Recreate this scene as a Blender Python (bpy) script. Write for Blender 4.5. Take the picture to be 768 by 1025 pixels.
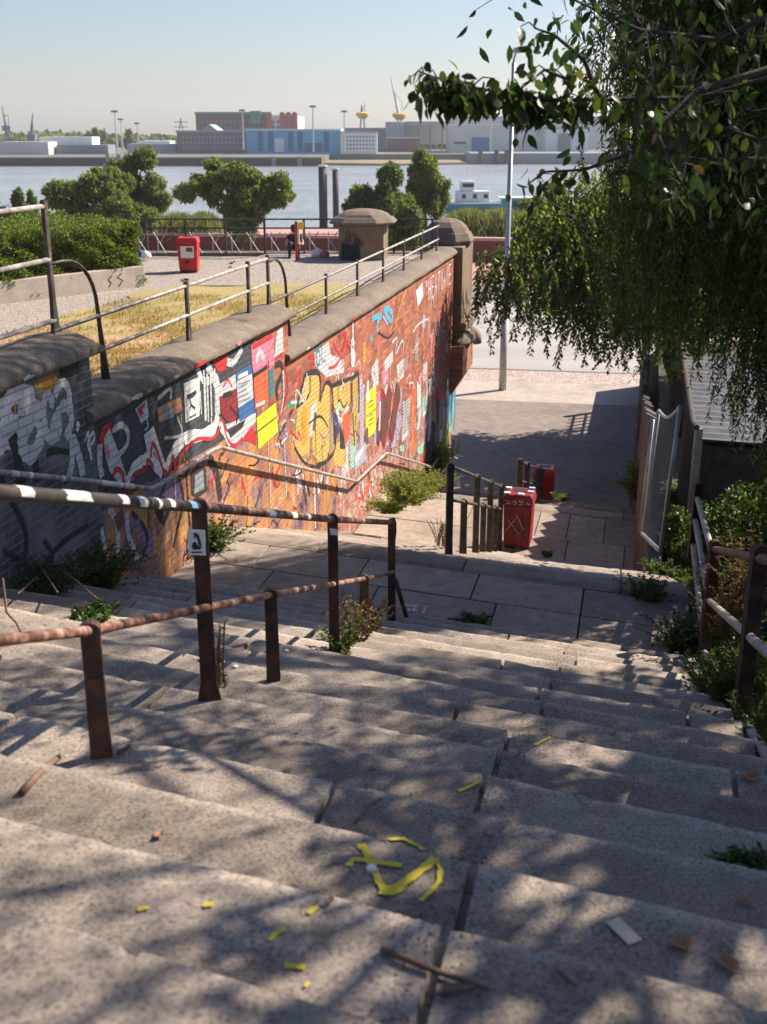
import bpy, bmesh, math, random
import numpy as np
from math import sin, cos, radians, sqrt, pi, atan, floor
from mathutils import Vector, Matrix
random.seed(11); NR = np.random.default_rng(7)
for o in list(bpy.data.objects): bpy.data.objects.remove(o)
S = bpy.context.scene
# ---------------------------------------------------------------- camera
F = 1120.0; PT = atan((512.5-130)/F); CP, SP = cos(PT), sin(PT)
cd = bpy.data.cameras.new('camera'); cam = bpy.data.objects.new('camera', cd); S.collection.objects.link(cam)
cam.location = (0, 0, 0); cam.rotation_euler = (pi/2-PT, 0, 0)
cd.sensor_fit = 'VERTICAL'; cd.sensor_height = 32.0; cd.sensor_width = 24.0; cd.lens = 32.0*F/1025
cd.clip_start = .05; cd.clip_end = 9000
cd.dof.use_dof = True; cd.dof.focus_distance = 10.0; cd.dof.aperture_fstop = 3.2
S.camera = cam
# ---------------------------------------------------------------- light
SUN_EL = radians(42); SUN_H = Vector((.88, .475, 0)).normalized()
sund = Vector((SUN_H.x*cos(SUN_EL), SUN_H.y*cos(SUN_EL), sin(SUN_EL)))
w = bpy.data.worlds.new('World'); S.world = w; w.use_nodes = True
nt = w.node_tree; bg = nt.nodes['Background']; sky = nt.nodes.new('ShaderNodeTexSky')
sky.sky_type = 'NISHITA'; sky.sun_disc = False; sky.sun_elevation = SUN_EL
sky.sun_rotation = math.atan2(SUN_H.x, SUN_H.y); sky.air_density = 1.1; sky.dust_density = .7; sky.ozone_density = 1.0
tint = nt.nodes.new('ShaderNodeMix'); tint.data_type = 'RGBA'; tint.blend_type = 'MULTIPLY'; tint.inputs[0].default_value = 1; tint.inputs[7].default_value = (.95, .985, 1.17, 1)
nt.links.new(sky.outputs[0], tint.inputs[6]); nt.links.new(tint.outputs[2], bg.inputs[0]); bg.inputs[1].default_value = .057
sl = bpy.data.lights.new('sun', 'SUN'); sl.energy = 5.0; sl.angle = radians(.53); sl.color = (1, .87, .73)
so = bpy.data.objects.new('sun', sl); S.collection.objects.link(so); so.rotation_euler = sund.to_track_quat('Z', 'Y').to_euler()
S.view_settings.view_transform = 'Standard'; S.view_settings.look = 'None'; S.view_settings.gamma = 1
S.view_settings.exposure = 1.0
S.render.engine = 'CYCLES'
# ---------------------------------------------------------------- placing helpers
def ray(px, py):
    x = (px-384)/F; u = (512.5-py)/F
    return (x, CP+u*SP, -SP+u*CP)
def at_z(px, py, z):
    x, y, zz = ray(px, py); k = z/zz; return Vector((x*k, y*k, z))
def at_y(px, py, Y):
    x, y, zz = ray(px, py); k = Y/y; return Vector((x*k, Y, zz*k))
# ---------------------------------------------------------------- object helpers
C = S.collection
def tag(o, label=None, cat=None, group=None, kind=None):
    if label: o['label'] = label
    if cat: o['category'] = cat
    if group: o['group'] = group
    if kind: o['kind'] = kind
    return o
def empty(name, loc, label, cat, group=None, rz=0):
    o = bpy.data.objects.new(name, None); C.objects.link(o); o.location = loc; o.rotation_euler = (0, 0, rz)
    o.empty_display_size = .1
    return tag(o, label, cat, group)
class MB:
    def __init__(s): s.v = []; s.f = []
    def add(s, vs, fs):
        n = len(s.v); s.v += [tuple(v) for v in vs]; s.f += [tuple(i+n for i in f) for f in fs]; return s
    def box(s, x0, x1, y0, y1, z0, z1, m=None):
        vs = [Vector(p) for p in ((x0,y0,z0),(x1,y0,z0),(x1,y1,z0),(x0,y1,z0),(x0,y0,z1),(x1,y0,z1),(x1,y1,z1),(x0,y1,z1))]
        if m: vs = [m @ v for v in vs]
        return s.add(vs, [(0,3,2,1),(4,5,6,7),(0,1,5,4),(1,2,6,5),(2,3,7,6),(3,0,4,7)])
    def frustum(s, c, a, b, z0, z1, a2, b2, m=None):
        vs = [Vector((c[0]+i*a, c[1]+j*b, z0)) for i, j in ((-1,-1),(1,-1),(1,1),(-1,1))]+[Vector((c[0]+i*a2, c[1]+j*b2, z1)) for i, j in ((-1,-1),(1,-1),(1,1),(-1,1))]
        if m: vs = [m @ v for v in vs]
        return s.add(vs, [(0,3,2,1),(4,5,6,7),(0,1,5,4),(1,2,6,5),(2,3,7,6),(3,0,4,7)])
    def tube(s, pts, r, n=8, caps=True, flat=None):
        pts = [Vector(p) for p in pts]; rs = r if isinstance(r, (list, tuple)) else [r]*len(pts)
        t0 = (pts[1]-pts[0]).normalized(); up = Vector((0,0,1)) if abs(t0.z) < .9 else Vector((1,0,0))
        a = t0.cross(up).normalized(); base = len(s.v)
        for i, p in enumerate(pts):
            if i == 0: t = pts[1]-pts[0]
            elif i == len(pts)-1: t = pts[-1]-pts[-2]
            else: t = (pts[i+1]-p).normalized()+(p-pts[i-1]).normalized()
            t.normalize(); a = (a-t*a.dot(t)).normalized(); b = t.cross(a)
            for k in range(n):
                th = 2*pi*k/n; s.v.append(tuple(p+a*cos(th)*rs[i]+b*sin(th)*rs[i]*(flat or 1)))
        for i in range(len(pts)-1):
            for k in range(n):
                k2 = (k+1) % n; s.f.append((base+i*n+k, base+i*n+k2, base+(i+1)*n+k2, base+(i+1)*n+k))
        if caps:
            s.f.append(tuple(base+k for k in range(n))[::-1]); s.f.append(tuple(base+(len(pts)-1)*n+k for k in range(n)))
        return s
    def lathe(s, prof, c=(0,0,0), n=24, m=None):
        base = len(s.v)
        for r, z in prof:
            for k in range(n):
                p = Vector((c[0]+r*cos(2*pi*k/n), c[1]+r*sin(2*pi*k/n), c[2]+z)); s.v.append(tuple(m @ p if m else p))
        for i in range(len(prof)-1):
            for k in range(n):
                k2 = (k+1) % n; s.f.append((base+i*n+k, base+i*n+k2, base+(i+1)*n+k2, base+(i+1)*n+k))
        s.f.append(tuple(base+k for k in range(n))[::-1]); s.f.append(tuple(base+(len(prof)-1)*n+k for k in range(n)))
        return s
    def prism(s, poly, z0, z1, m=None):
        n = len(poly); vs = [Vector((p[0],p[1],z0)) for p in poly]+[Vector((p[0],p[1],z1)) for p in poly]
        if m: vs = [m @ v for v in vs]
        return s.add(vs, [tuple(range(n))[::-1], tuple(range(n,2*n))]+[(i,(i+1)%n,n+(i+1)%n,n+i) for i in range(n)])
    def build(s, name, mat, parent=None, bevel=0, smooth=False, loc=None):
        me = bpy.data.meshes.new(name); me.from_pydata(s.v, [], s.f); me.validate()
        bm = bmesh.new(); bm.from_mesh(me); bmesh.ops.recalc_face_normals(bm, faces=bm.faces); bm.to_mesh(me); bm.free()
        o = bpy.data.objects.new(name, me); C.objects.link(o)
        if mat: me.materials.append(mat)
        if parent: o.parent = parent
        if loc: o.location = loc
        if bevel:
            b = o.modifiers.new('bevel', 'BEVEL'); b.width = bevel; b.segments = 2; b.limit_method = 'ANGLE'; b.angle_limit = radians(40)
        if smooth: me.shade_smooth()
        return o
def copy_tree(o, parent=None):
    c = o.copy(); C.objects.link(c); c.parent = parent
    for ch in [x for x in C.objects if x.parent == o]: copy_tree(ch, c)
    return c
# ---------------------------------------------------------------- material helpers
class NT:
    def __init__(s, name):
        s.m = bpy.data.materials.new(name); s.m.use_nodes = True; s.t = s.m.node_tree; s.b = s.t.nodes['Principled BSDF']
        s.tc = s.t.nodes.new('ShaderNodeTexCoord'); s.co = s.tc.outputs['Object']
    def n(s, typ, **kw):
        nd = s.t.nodes.new(typ)
        for k, v in kw.items(): setattr(nd, k, v)
        return nd
    def l(s, a, b): s.t.links.new(a, b)
    def noise(s, scale, detail=4, rough=.55, co=None, dist=0):
        nd = s.n('ShaderNodeTexNoise'); nd.inputs['Scale'].default_value = scale; nd.inputs['Detail'].default_value = detail
        nd.inputs['Roughness'].default_value = rough; nd.inputs['Distortion'].default_value = dist
        s.l(co or s.co, nd.inputs['Vector']); return nd.outputs['Fac']
    def ramp(s, fac, stops, interp='LINEAR'):
        nd = s.n('ShaderNodeValToRGB'); cr = nd.color_ramp; cr.interpolation = interp
        while len(cr.elements) < len(stops): cr.elements.new(.5)
        for e, (p, c) in zip(cr.elements, stops):
            e.position = p; e.color = (c, c, c, 1) if isinstance(c, (int, float)) else (*c, 1)
        s.l(fac, nd.inputs[0]); return nd.outputs[0]
    def mix(s, fac, a, b, mode='MIX'):
        nd = s.n('ShaderNodeMix', data_type='RGBA', blend_type=mode)
        for sock, v in ((nd.inputs[0], fac), (nd.inputs[6], a), (nd.inputs[7], b)):
            if isinstance(v, (int, float)): sock.default_value = v if sock == nd.inputs[0] else (v, v, v, 1)
            elif isinstance(v, tuple): sock.default_value = (*v, 1)
            else: s.l(v, sock)
        return nd.outputs[2]
    def math(s, op, a, b=None, clamp=False):
        nd = s.n('ShaderNodeMath', operation=op, use_clamp=clamp)
        for i, v in enumerate((a, b)):
            if v is None: continue
            if isinstance(v, (int, float)): nd.inputs[i].default_value = v
            else: s.l(v, nd.inputs[i])
        return nd.outputs[0]
    def mapping(s, scale=(1,1,1), loc=(0,0,0), rot=(0,0,0), co=None):
        nd = s.n('ShaderNodeMapping'); nd.inputs['Scale'].default_value = scale; nd.inputs['Location'].default_value = loc; nd.inputs['Rotation'].default_value = rot
        s.l(co or s.co, nd.inputs['Vector']); return nd.outputs[0]
    def bump(s, h, strength=.5, dist=.01, nrm=None):
        nd = s.n('ShaderNodeBump'); nd.inputs['Strength'].default_value = strength; nd.inputs['Distance'].default_value = dist
        s.l(h, nd.inputs['Height'])
        if nrm: s.l(nrm, nd.inputs['Normal'])
        s.l(nd.outputs[0], s.b.inputs['Normal']); return nd.outputs[0]
    def fin(s, col=None, rough=None, metal=None, spec=None):
        for k, v in (('Base Color', col), ('Roughness', rough), ('Metallic', metal), ('Specular IOR Level', spec)):
            if v is None: continue
            if isinstance(v, (int, float)): s.b.inputs[k].default_value = v
            elif isinstance(v, tuple): s.b.inputs[k].default_value = (*v, 1)
            else: s.l(v, s.b.inputs[k])
        return s.m
def plain(name, c, rough=.7, var=.25, scale=6, metal=0, bump=0, spec=None):
    t = NT(name); f = t.noise(scale, 5)
    col = t.ramp(f, [(.3, tuple(x*(1-var) for x in c)), (.7, tuple(min(1, x*(1+var)) for x in c))])
    if bump: t.bump(t.noise(scale*8, 4), .5, bump)
    return t.fin(col, rough, metal, spec)
def concrete(name, c, speck=.6, scale=1.0, rough=.9, bump=.004, stain=.5, dark=.45, tread_tone=False):
    t = NT(name)
    big = t.noise(.9*scale, 6, .6); mid = t.noise(6*scale, 6, .7); fine = t.noise(85*scale, 4, .75)
    vo = t.n('ShaderNodeTexVoronoi'); vo.inputs['Scale'].default_value = 48*scale; vo.inputs['Randomness'].default_value = 1; t.l(t.co, vo.inputs['Vector'])
    base = t.ramp(big, [(.28, tuple(x*.72 for x in c)), (.5, c), (.75, tuple(x*1.14 for x in c))])
    base = t.mix(.55, base, t.ramp(mid, [(.3, dark), (.5, .9), (.7, 1.25)]), 'MULTIPLY')
    base = t.mix(speck, base, t.ramp(fine, [(.36, .25), (.45, .82), (.55, 1.05), (.62, 1.2), (.70, 1.6)]), 'MULTIPLY')
    pit = t.ramp(t.math('ADD', t.math('ADD', vo.outputs['Distance'], t.math('MULTIPLY', t.noise(11*scale, 4, .7), 1.1)), t.math('MULTIPLY', fine, .25)), [(.62, .3), (.70, 1)])
    base = t.mix(.75*speck, base, pit, 'MULTIPLY')
    st = t.ramp(t.noise(2.3*scale, 7, .75, dist=.6), [(.60, 1.0), (.72, 1-stain)])
    base = t.mix(1, base, st, 'MULTIPLY')
    bk = t.n('ShaderNodeAttribute', attribute_name='blk'); base = t.mix(1, base, t.math('ADD', bk.outputs['Fac'], 1), 'MULTIPLY')
    spt = t.n('ShaderNodeTexVoronoi'); spt.inputs['Scale'].default_value = 5.5*scale; t.l(t.co, spt.inputs['Vector']); base = t.mix(1, base, t.ramp(t.math('ADD', spt.outputs['Distance'], t.math('MULTIPLY', fine, .12)), [(.10, .5), (.15, 1)]), 'MULTIPLY')
    if tread_tone:
        at = t.n('ShaderNodeAttribute', attribute_name='tread_tone'); dn = t.math('ADD', at.outputs['Fac'], t.math('MULTIPLY', t.math('SUBTRACT', t.noise(4, 6, .7), .5), 1.1))
        base = t.mix(1, base, t.ramp(t.math('ADD', t.math('MULTIPLY', dn, .4), .4), [(.12, 1.28), (.35, 1.0), (.6, .66), (.85, .45)]), 'MULTIPLY')  # darker at riser and tread back, paler at the nosing, broken by noise
    bn = t.n('ShaderNodeBump'); bn.inputs['Strength'].default_value = .6; bn.inputs['Distance'].default_value = bump*1.2
    t.l(t.math('ADD', mid, t.math('MULTIPLY', pit, .12)), bn.inputs['Height'])
    t.bump(fine, .8, bump*.5, bn.outputs[0])
    return t.fin(base, rough, 0, .3)
def brick_nodes(t, bw=.25, bh=.0775):
    """brick pattern in wall coordinates: local x along the wall, z up"""
    sx = t.n('ShaderNodeSeparateXYZ'); t.l(t.co, sx.inputs[0]); cx = t.n('ShaderNodeCombineXYZ')
    t.l(sx.outputs[0], cx.inputs[0]); t.l(sx.outputs[2], cx.inputs[1])
    br = t.n('ShaderNodeTexBrick'); br.inputs['Scale'].default_value = 1; br.inputs['Brick Width'].default_value = bw
    br.inputs['Row Height'].default_value = bh; br.inputs['Mortar Size'].default_value = .008; br.inputs['Mortar Smooth'].default_value = .3
    br.inputs['Color1'].default_value = (0,0,0,1); br.inputs['Color2'].default_value = (1,1,1,1); br.inputs['Mortar'].default_value = (.5,.5,.5,1)
    t.l(cx.outputs[0], br.inputs['Vector']); return br, sx
def paint(name, c, wear=.5):
    """spray paint or paste-up paper over the brick: keeps the brick relief, worn through in flakes"""
    t = NT(name); br, sx = brick_nodes(t); nz = t.noise(9, 8, .8, dist=.4); n2 = t.noise(2.2, 5, .6)
    f = t.math('ADD', t.math('MULTIPLY', nz, .7), t.math('MULTIPLY', n2, .3))
    hole = t.ramp(f, [(.52+.12*(1-wear), 0.0), (.56+.12*(1-wear), 1)])
    hole = t.math('MAXIMUM', hole, t.math('MULTIPLY', br.outputs['Fac'], .25+.5*wear))
    col = t.mix(.6, c, t.ramp(t.noise(5, 6, .7), [(.3, .62), (.7, 1.2)]), 'MULTIPLY')
    t.bump(t.math('SUBTRACT', 1, br.outputs['Fac']), .7, .008); t.fin(col, .75)
    tr = t.n('ShaderNodeBsdfTransparent'); mx = t.n('ShaderNodeMixShader'); t.l(hole, mx.inputs[0])
    t.l(t.b.outputs[0], mx.inputs[1]); t.l(tr.outputs[0], mx.inputs[2]); t.l(mx.outputs[0], t.t.nodes['Material Output'].inputs[0])
    return t.m
# ---------------------------------------------------------------- leaves
def leaf_mat(name, stops, transl=.45, rough=.45):
    t = NT(name); at = t.n('ShaderNodeAttribute', attribute_name='tone'); col = t.ramp(at.outputs['Fac'], stops)
    t.fin(col, rough, 0, .35); tr = t.n('ShaderNodeBsdfTranslucent'); t.l(t.mix(1, col, (1.5,1.6,.7), 'MULTIPLY'), tr.inputs[0])
    mx = t.n('ShaderNodeMixShader'); mx.inputs[0].default_value = transl
    t.l(t.b.outputs[0], mx.inputs[1]); t.l(tr.outputs[0], mx.inputs[2]); t.l(mx.outputs[0], t.t.nodes['Material Output'].inputs[0])
    return t.m
def leaves(name, P, D, L, W, mat, parent=None, fold=.25, extra=None, loc=None, big=False):
    """P (N,3) leaf bases, D (N,3) axes, L/W sizes (N,)"""
    P = np.asarray(P, float); D = np.asarray(D, float); N = len(P); L = np.broadcast_to(L, (N,)); W = np.broadcast_to(W, (N,))
    D = D/np.linalg.norm(D, axis=1, keepdims=True); R = NR.normal(size=(N,3)); sd = np.cross(D, R); sd /= np.linalg.norm(sd, axis=1, keepdims=True)
    nm = np.cross(sd, D)
    if big:
        ts = [(0,0),(.3,.42),(.62,.42),(1,0),(.62,-.42),(.3,-.42)]; V = []
        for a, b in ts: V.append(P+D*(L*a)[:,None]+sd*(W*b*1.15)[:,None]+nm*(W*fold*abs(b)-L*.22*a*a)[:,None])
        V.append(P+D*(L*.5)[:,None]-nm*(L*.05)[:,None]); k = 7; F_ = [(0,1,6),(1,2,6),(2,3,6),(3,4,6),(4,5,6),(5,0,6)]
    else:
        V = [P, P+D*(L*.45)[:,None]+sd*(W*.5)[:,None]+nm*(W*fold)[:,None], P+D*L[:,None], P+D*(L*.45)[:,None]-sd*(W*.5)[:,None]+nm*(W*fold)[:,None]]
        k = 4; F_ = [(0,1,2),(0,2,3)]
    V = np.stack(V, 1).reshape(-1, 3); base = (np.arange(N)*k)[:,None,None]; T = (base+np.array(F_)[None]).reshape(-1, 3)
    tone = np.repeat(NR.random(N), k)
    if extra is not None and len(extra[0]):
        ev, ef = extra; T = np.concatenate([T, np.array(ef)+len(V)]); tone = np.concatenate([tone, np.full(len(ev), .02)]); V = np.concatenate([V, np.array(ev)])
    me = bpy.data.meshes.new(name); me.vertices.add(len(V)); me.vertices.foreach_set('co', V.astype(np.float32).ravel())
    me.loops.add(len(T)*3); me.loops.foreach_set('vertex_index', T.astype(np.int32).ravel())
    me.polygons.add(len(T)); me.polygons.foreach_set('loop_start', (np.arange(len(T))*3).astype(np.int32))
    try: me.polygons.foreach_set('loop_total', np.full(len(T), 3, np.int32))
    except Exception: pass
    a = me.attributes.new('tone', 'FLOAT', 'POINT'); a.data.foreach_set('value', tone.astype(np.float32))
    me.update(calc_edges=True); me.materials.append(mat); o = bpy.data.objects.new(name, me); C.objects.link(o)
    if parent: o.parent = parent
    if loc is not None: o.location = loc
    return o
def blob_pts(n, blobs, shell=.5):
    vol = np.array([b[3]*b[4]*b[5] for b in blobs])**.8; idx = NR.choice(len(blobs), n, p=vol/vol.sum())
    B = np.array(blobs)[idx]; d = NR.normal(size=(n,3)); d /= np.linalg.norm(d, axis=1, keepdims=True)
    return B[:,:3]+d*(NR.random(n)**shell)[:,None]*B[:,3:6]
def limb(mb, a, b, r0, r1, wob=.12, n=5, seg=7):
    a, b = Vector(a), Vector(b); L = (b-a).length; pts = []; rs = []
    for i in range(n+1):
        t = i/n; p = a.lerp(b, t)+Vector((random.uniform(-1,1), random.uniform(-1,1), random.uniform(-1,1)))*L*wob*sin(pi*t)*.6+Vector((0,0,L*.10*sin(pi*t)))
        pts.append(p); rs.append(r0+(r1-r0)*t)
    mb.tube(pts, rs, seg); return pts
def subblobs(blobs, k, fr=(.28,.45), zf_=.8):
    out = []
    for b in blobs:
        for _ in range(k):
            d = Vector((random.gauss(0,1), random.gauss(0,1), random.gauss(0,.9))).normalized()*random.uniform(.45,.85); f = random.uniform(*fr)
            out.append((b[0]+d.x*b[3], b[1]+d.y*b[4], b[2]+d.z*b[5], b[3]*f, b[4]*f, b[5]*f*zf_))
    return out
def tree(name, base, trunk_top, r, blobs, nleaf, L, W, mat, bark, label, cat='tree', group=None, k=9, fr=(.28,.45), shell=.5, lean=.05, zf_=.8):
    root = empty(name, base, label, cat, group); b = Vector(base)
    sub = subblobs(blobs, k, fr, zf_); mb = MB(); tt = Vector(trunk_top)-b
    pts = limb(mb, (0,0,-.1), tt, r, r*.6, lean, 6, 9)
    for bl in blobs:
        c = Vector(bl[:3])-b; q = limb(mb, pts[random.choice((4,5,6))], c, r*.5, r*.2, .1)
        near = [s for s in sub if (Vector(s[:3])-Vector(bl[:3])).length < max(bl[3:6])*1.1]
        for s_ in near[:12]: limb(mb, q[random.choice((2,3,4))], Vector(s_[:3])-b, r*.2, r*.05, .12, 4, 5)
    mb.build('trunk', bark, root, smooth=True)
    P = blob_pts(nleaf, sub, shell)-np.array(b); D = NR.normal(size=(nleaf,3)); D[:,2] -= .5
    leaves('crown', P, D, NR.uniform(.7,1.3,nleaf)*L, NR.uniform(.7,1.3,nleaf)*W, mat, root)
    return root
def strands(starts, lens, step, L, W, drift=.15, out=None, curl=.25):
    """hanging twigs: leaf bases, axes, and thin twig triangles"""
    P = []; D = []; ev = []; ef = []
    for p, ln in zip(starts, lens):
        n = max(3, int(ln/step)); az = NR.uniform(0, 2*pi); dx, dy = NR.normal()*drift, NR.normal()*drift
        t = np.linspace(0, 1, n); s = t*ln
        X = p[0]+dx*s+curl*.1*np.sin(s*3+az); Y = p[1]+dy*s+curl*.1*np.cos(s*2.6+az); Z = p[2]-s
        for rep in range(2):
            a = az+np.arange(n)*2.4+rep*pi; P.append(np.stack([X,Y,Z],1)+NR.normal(size=(n,3))*.006)
            D.append(np.stack([np.cos(a)*.75, np.sin(a)*.75, np.full(n,-.85)+NR.normal(size=n)*.3],1))
        q = list(range(0, n, 4)); q = q if q[-1] == n-1 else q+[n-1]; w_ = .0035
        for a0, b0 in zip(q[:-1], q[1:]):
            i = len(ev); ev += [(X[a0]-w_,Y[a0],Z[a0]),(X[a0]+w_,Y[a0],Z[a0]),(X[b0]+w_,Y[b0],Z[b0]),(X[b0]-w_,Y[b0],Z[b0])]; ef += [(i,i+1,i+2),(i,i+2,i+3)]
    return np.concatenate(P), np.concatenate(D), ev, ef
def weed(name, base, n, h, spread, L, W, mat, label, cat='plant', group=None, up=1.0, per=9):
    root = empty(name, base, label, cat, group); P = []; D = []; ev = []; ef = []
    for _ in range(n):
        az = random.uniform(0, 2*pi); le = random.uniform(.2,1)*spread; hh = h*random.uniform(.45,1)
        x0, y0 = random.uniform(-1,1)*spread*.35, random.uniform(-1,1)*spread*.35; prev = None
        for j in range(per):
            t = (j+1)/per; p = (x0+cos(az)*le*t**1.4, y0+sin(az)*le*t**1.4, hh*(t*up-.25*t*t*(le/spread)))
            if prev:
                i = len(ev); q = .004; ev += [(prev[0]-q,prev[1],prev[2]),(prev[0]+q,prev[1],prev[2]),(p[0]+q,p[1],p[2]),(p[0]-q,p[1],p[2])]; ef += [(i,i+1,i+2),(i,i+2,i+3)]
            prev = p
            for k in range(3):
                a = random.uniform(0,2*pi); P.append(p); D.append((cos(a), sin(a), random.uniform(-.2,.9)))
    N = len(P); leaves('foliage', P, D, NR.uniform(.6,1.3,N)*L, NR.uniform(.6,1.3,N)*W, mat, root, extra=(ev, ef)); return root
# ================================================================ materials
M = {}
M['step'] = concrete('worn_concrete', (.305,.257,.212), .9, tread_tone=True, stain=.6)
M['slab'] = concrete('slab_concrete', (.33,.275,.225), .8, stain=.6)
M['cope'] = concrete('coping_concrete', (.21,.172,.135), .9, scale=.7, stain=.8, bump=.014)
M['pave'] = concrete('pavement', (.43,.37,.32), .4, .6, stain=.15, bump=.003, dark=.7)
M['pier'] = concrete('sandstone', (.25,.19,.13), .6, .8, stain=.5)
def asphalt():
    t = NT('asphalt'); f = t.noise(.5,5); g = t.noise(60,3)
    col = t.mix(.6, t.ramp(f, [(.3,(.15,.145,.145)),(.7,(.20,.195,.19))]), t.ramp(g, [(.3,.6),(.7,1.3)]), 'MULTIPLY'); t.bump(g,.5,.004); return t.fin(col,.85,0,.3)
M['asphalt'] = asphalt()
def road():
    t = NT('road_asphalt'); f = t.noise(.35,6,.6,co=t.mapping((.25,2.2,1),rot=(0,0,radians(-9)))); g = t.noise(40,3)
    col = t.mix(.4, t.ramp(f, [(.3,(.30,.285,.275)),(.6,(.38,.365,.35)),(.8,(.30,.285,.275))]), t.ramp(g, [(.3,.7),(.7,1.2)]), 'MULTIPLY'); return t.fin(col,.8,0,.3)
M['road'] = road()
def cobble(name, c1, c2, sc):
    t = NT(name); vo = t.n('ShaderNodeTexVoronoi'); vo.inputs['Scale'].default_value = sc; t.l(t.co, vo.inputs['Vector'])
    v2 = t.n('ShaderNodeTexVoronoi', feature='DISTANCE_TO_EDGE'); v2.inputs['Scale'].default_value = sc; t.l(t.co, v2.inputs['Vector'])
    col = t.mix(vo.outputs['Color'], c1, c2); e = t.ramp(v2.outputs['Distance'], [(.02,.4),(.12,1)]); col = t.mix(1, col, e, 'MULTIPLY'); t.bump(e,.8,.01); return t.fin(col,.85)
M['shadepave'] = concrete('shade_dark_paving', (.25,.212,.185), .5, .5, stain=.35, bump=.003)  # pavement colour darkened to deepen the tree shade on the street
M['cobble'] = cobble('cobbles', (.36,.27,.23), (.55,.47,.42), 7)
M['gravel'] = cobble('gravel_path', (.30,.265,.225), (.44,.38,.32), 14)
M['pinkpave'] = plain('red_paving', (.42,.25,.21), .85, .15, 2)
def wall_mat():
    t = NT('painted_brick'); br, sx = brick_nodes(t)
    u, z = sx.outputs[0], sx.outputs[2]
    per = t.ramp(br.outputs['Color'], [(0,(.25,.068,.035)),(.5,(.38,.115,.06)),(1,(.50,.175,.095))])
    per = t.mix(.5, per, t.ramp(t.noise(1.2,5,.6), [(.3,.7),(.7,1.25)]), 'MULTIPLY')
    strk = t.ramp(t.noise(1, 5, .7, co=t.mapping((.8,1,9))), [(.58,0.0),(.68,.7)]); per = t.mix(strk, per, (.13,.06,.045))
    # lower band of worn posters and washed-out paint (real residue on the wall)
    zz = t.math('ADD', z, t.math('MULTIPLY', t.noise(.7,4), 1.6)); ztop = t.math('MULTIPLY', u, -.19)
    low = t.math('MULTIPLY', t.math('SUBTRACT', t.math('ADD', ztop, .15), zz), 1.2, True)
    low = t.math('MINIMUM', t.math('MAXIMUM', low, 0), 1)
    res = t.ramp(t.noise(2.6, 8, .72, dist=.8), [(.34,(.06,.04,.045)),(.39,(.38,.13,.06)),(.45,(.30,.22,.20)),(.49,(.62,.58,.55)),(.53,(.36,.12,.06)),(.57,(.12,.10,.14)),(.61,(.55,.47,.38)),(.65,(.42,.15,.07)),(.72,(.16,.06,.05))])
    msk = t.math('MULTIPLY', low, t.ramp(t.noise(3.2, 8, .75), [(.45,0),(.53,.85)]))
    col = t.mix(msk, per, res)
    # orange/ochre painted foot of the middle section
    band = t.math('MULTIPLY', t.math('LESS_THAN', u, 19.0), t.math('GREATER_THAN', u, 9.9))
    och = t.ramp(t.noise(1.5,6,.65), [(.36,(.05,.03,.035)),(.43,(.26,.14,.17)),(.49,(.42,.17,.06)),(.57,(.60,.28,.06)),(.62,(.36,.12,.05)),(.70,(.10,.05,.05))])
    bl = t.math('MULTIPLY', t.math('LESS_THAN', zz, t.math('ADD', ztop, -.25)), band)
    col = t.mix(t.math('MULTIPLY', bl, t.math('SUBTRACT', 1, t.math('MULTIPLY', msk, .25))), col, och)
    # grey-blue paint of the first section, navy panel of the second
    wob = t.math('ADD', u, t.math('MULTIPLY', t.noise(2,4), .3))
    gry = t.mix(t.ramp(t.noise(1.6,6,.6), [(.4,0.0),(.6,1.0)]), (.055,.07,.08), (.17,.185,.195))
    col = t.mix(t.math('LESS_THAN', wob, 10.6), col, gry)
    hi = t.math('GREATER_THAN', z, t.math('ADD', t.math('MULTIPLY', u, -.05), -2.95))
    nv = t.math('MULTIPLY', t.math('MULTIPLY', t.math('GREATER_THAN', wob, 10.6), t.math('LESS_THAN', wob, 15.2)), hi)
    col = t.mix(nv, col, t.mix(t.noise(4,5), (.012,.022,.032), (.05,.065,.085)))
    mort = t.mix(t.math('LESS_THAN', wob, 10.6), t.mix(.5, col, (.20,.16,.13)), (.24,.255,.265))
    col = t.mix(t.math('MULTIPLY', br.outputs['Fac'], .75), col, mort)
    col = t.mix(.5, col, t.ramp(t.noise(.8,4,.5,co=t.mapping((2.5,1,.5))), [(.4,.6),(.6,1.1)]), 'MULTIPLY')
    t.bump(t.math('SUBTRACT', t.math('MULTIPLY', t.noise(40,3), .3), br.outputs['Fac']), .8, .01)
    return t.fin(col, .85)
M['wall'] = wall_mat()
def brick_plain(name, a, b):
    t = NT(name); br, sx = brick_nodes(t); col = t.mix(br.outputs['Color'], a, b); col = t.mix(br.outputs['Fac'], col, (.30,.25,.21)); t.bump(t.math('SUBTRACT',1,br.outputs['Fac']),.7,.008); return t.fin(col,.85)
M['brick'] = brick_plain('red_brick', (.30,.09,.05), (.44,.16,.09))
M['flood'] = plain('red_brown_wall', (.17,.052,.045), .85, .2, 3)
def rust(name, c1, c2, c3, metal=.0):
    t = NT(name); f = t.noise(9, 7, .7); g = t.noise(60,4,.7)
    col = t.ramp(f, [(.35,c1),(.5,c2),(.65,c3)]); col = t.mix(.4, col, t.ramp(g,[(.3,.5),(.7,1.4)]), 'MULTIPLY'); t.bump(t.math('ADD',f,g),.6,.003)
    return t.fin(col,.62,metal,.5)
M['rust'] = rust('rusty_iron', (.022,.012,.010), (.048,.021,.013), (.13,.045,.02))
M['rustrail'] = rust('flaking_rail', (.03,.018,.014), (.14,.055,.032), (.42,.28,.22))
M['iron'] = rust('dark_iron', (.022,.02,.018), (.055,.045,.036), (.13,.10,.08))
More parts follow.
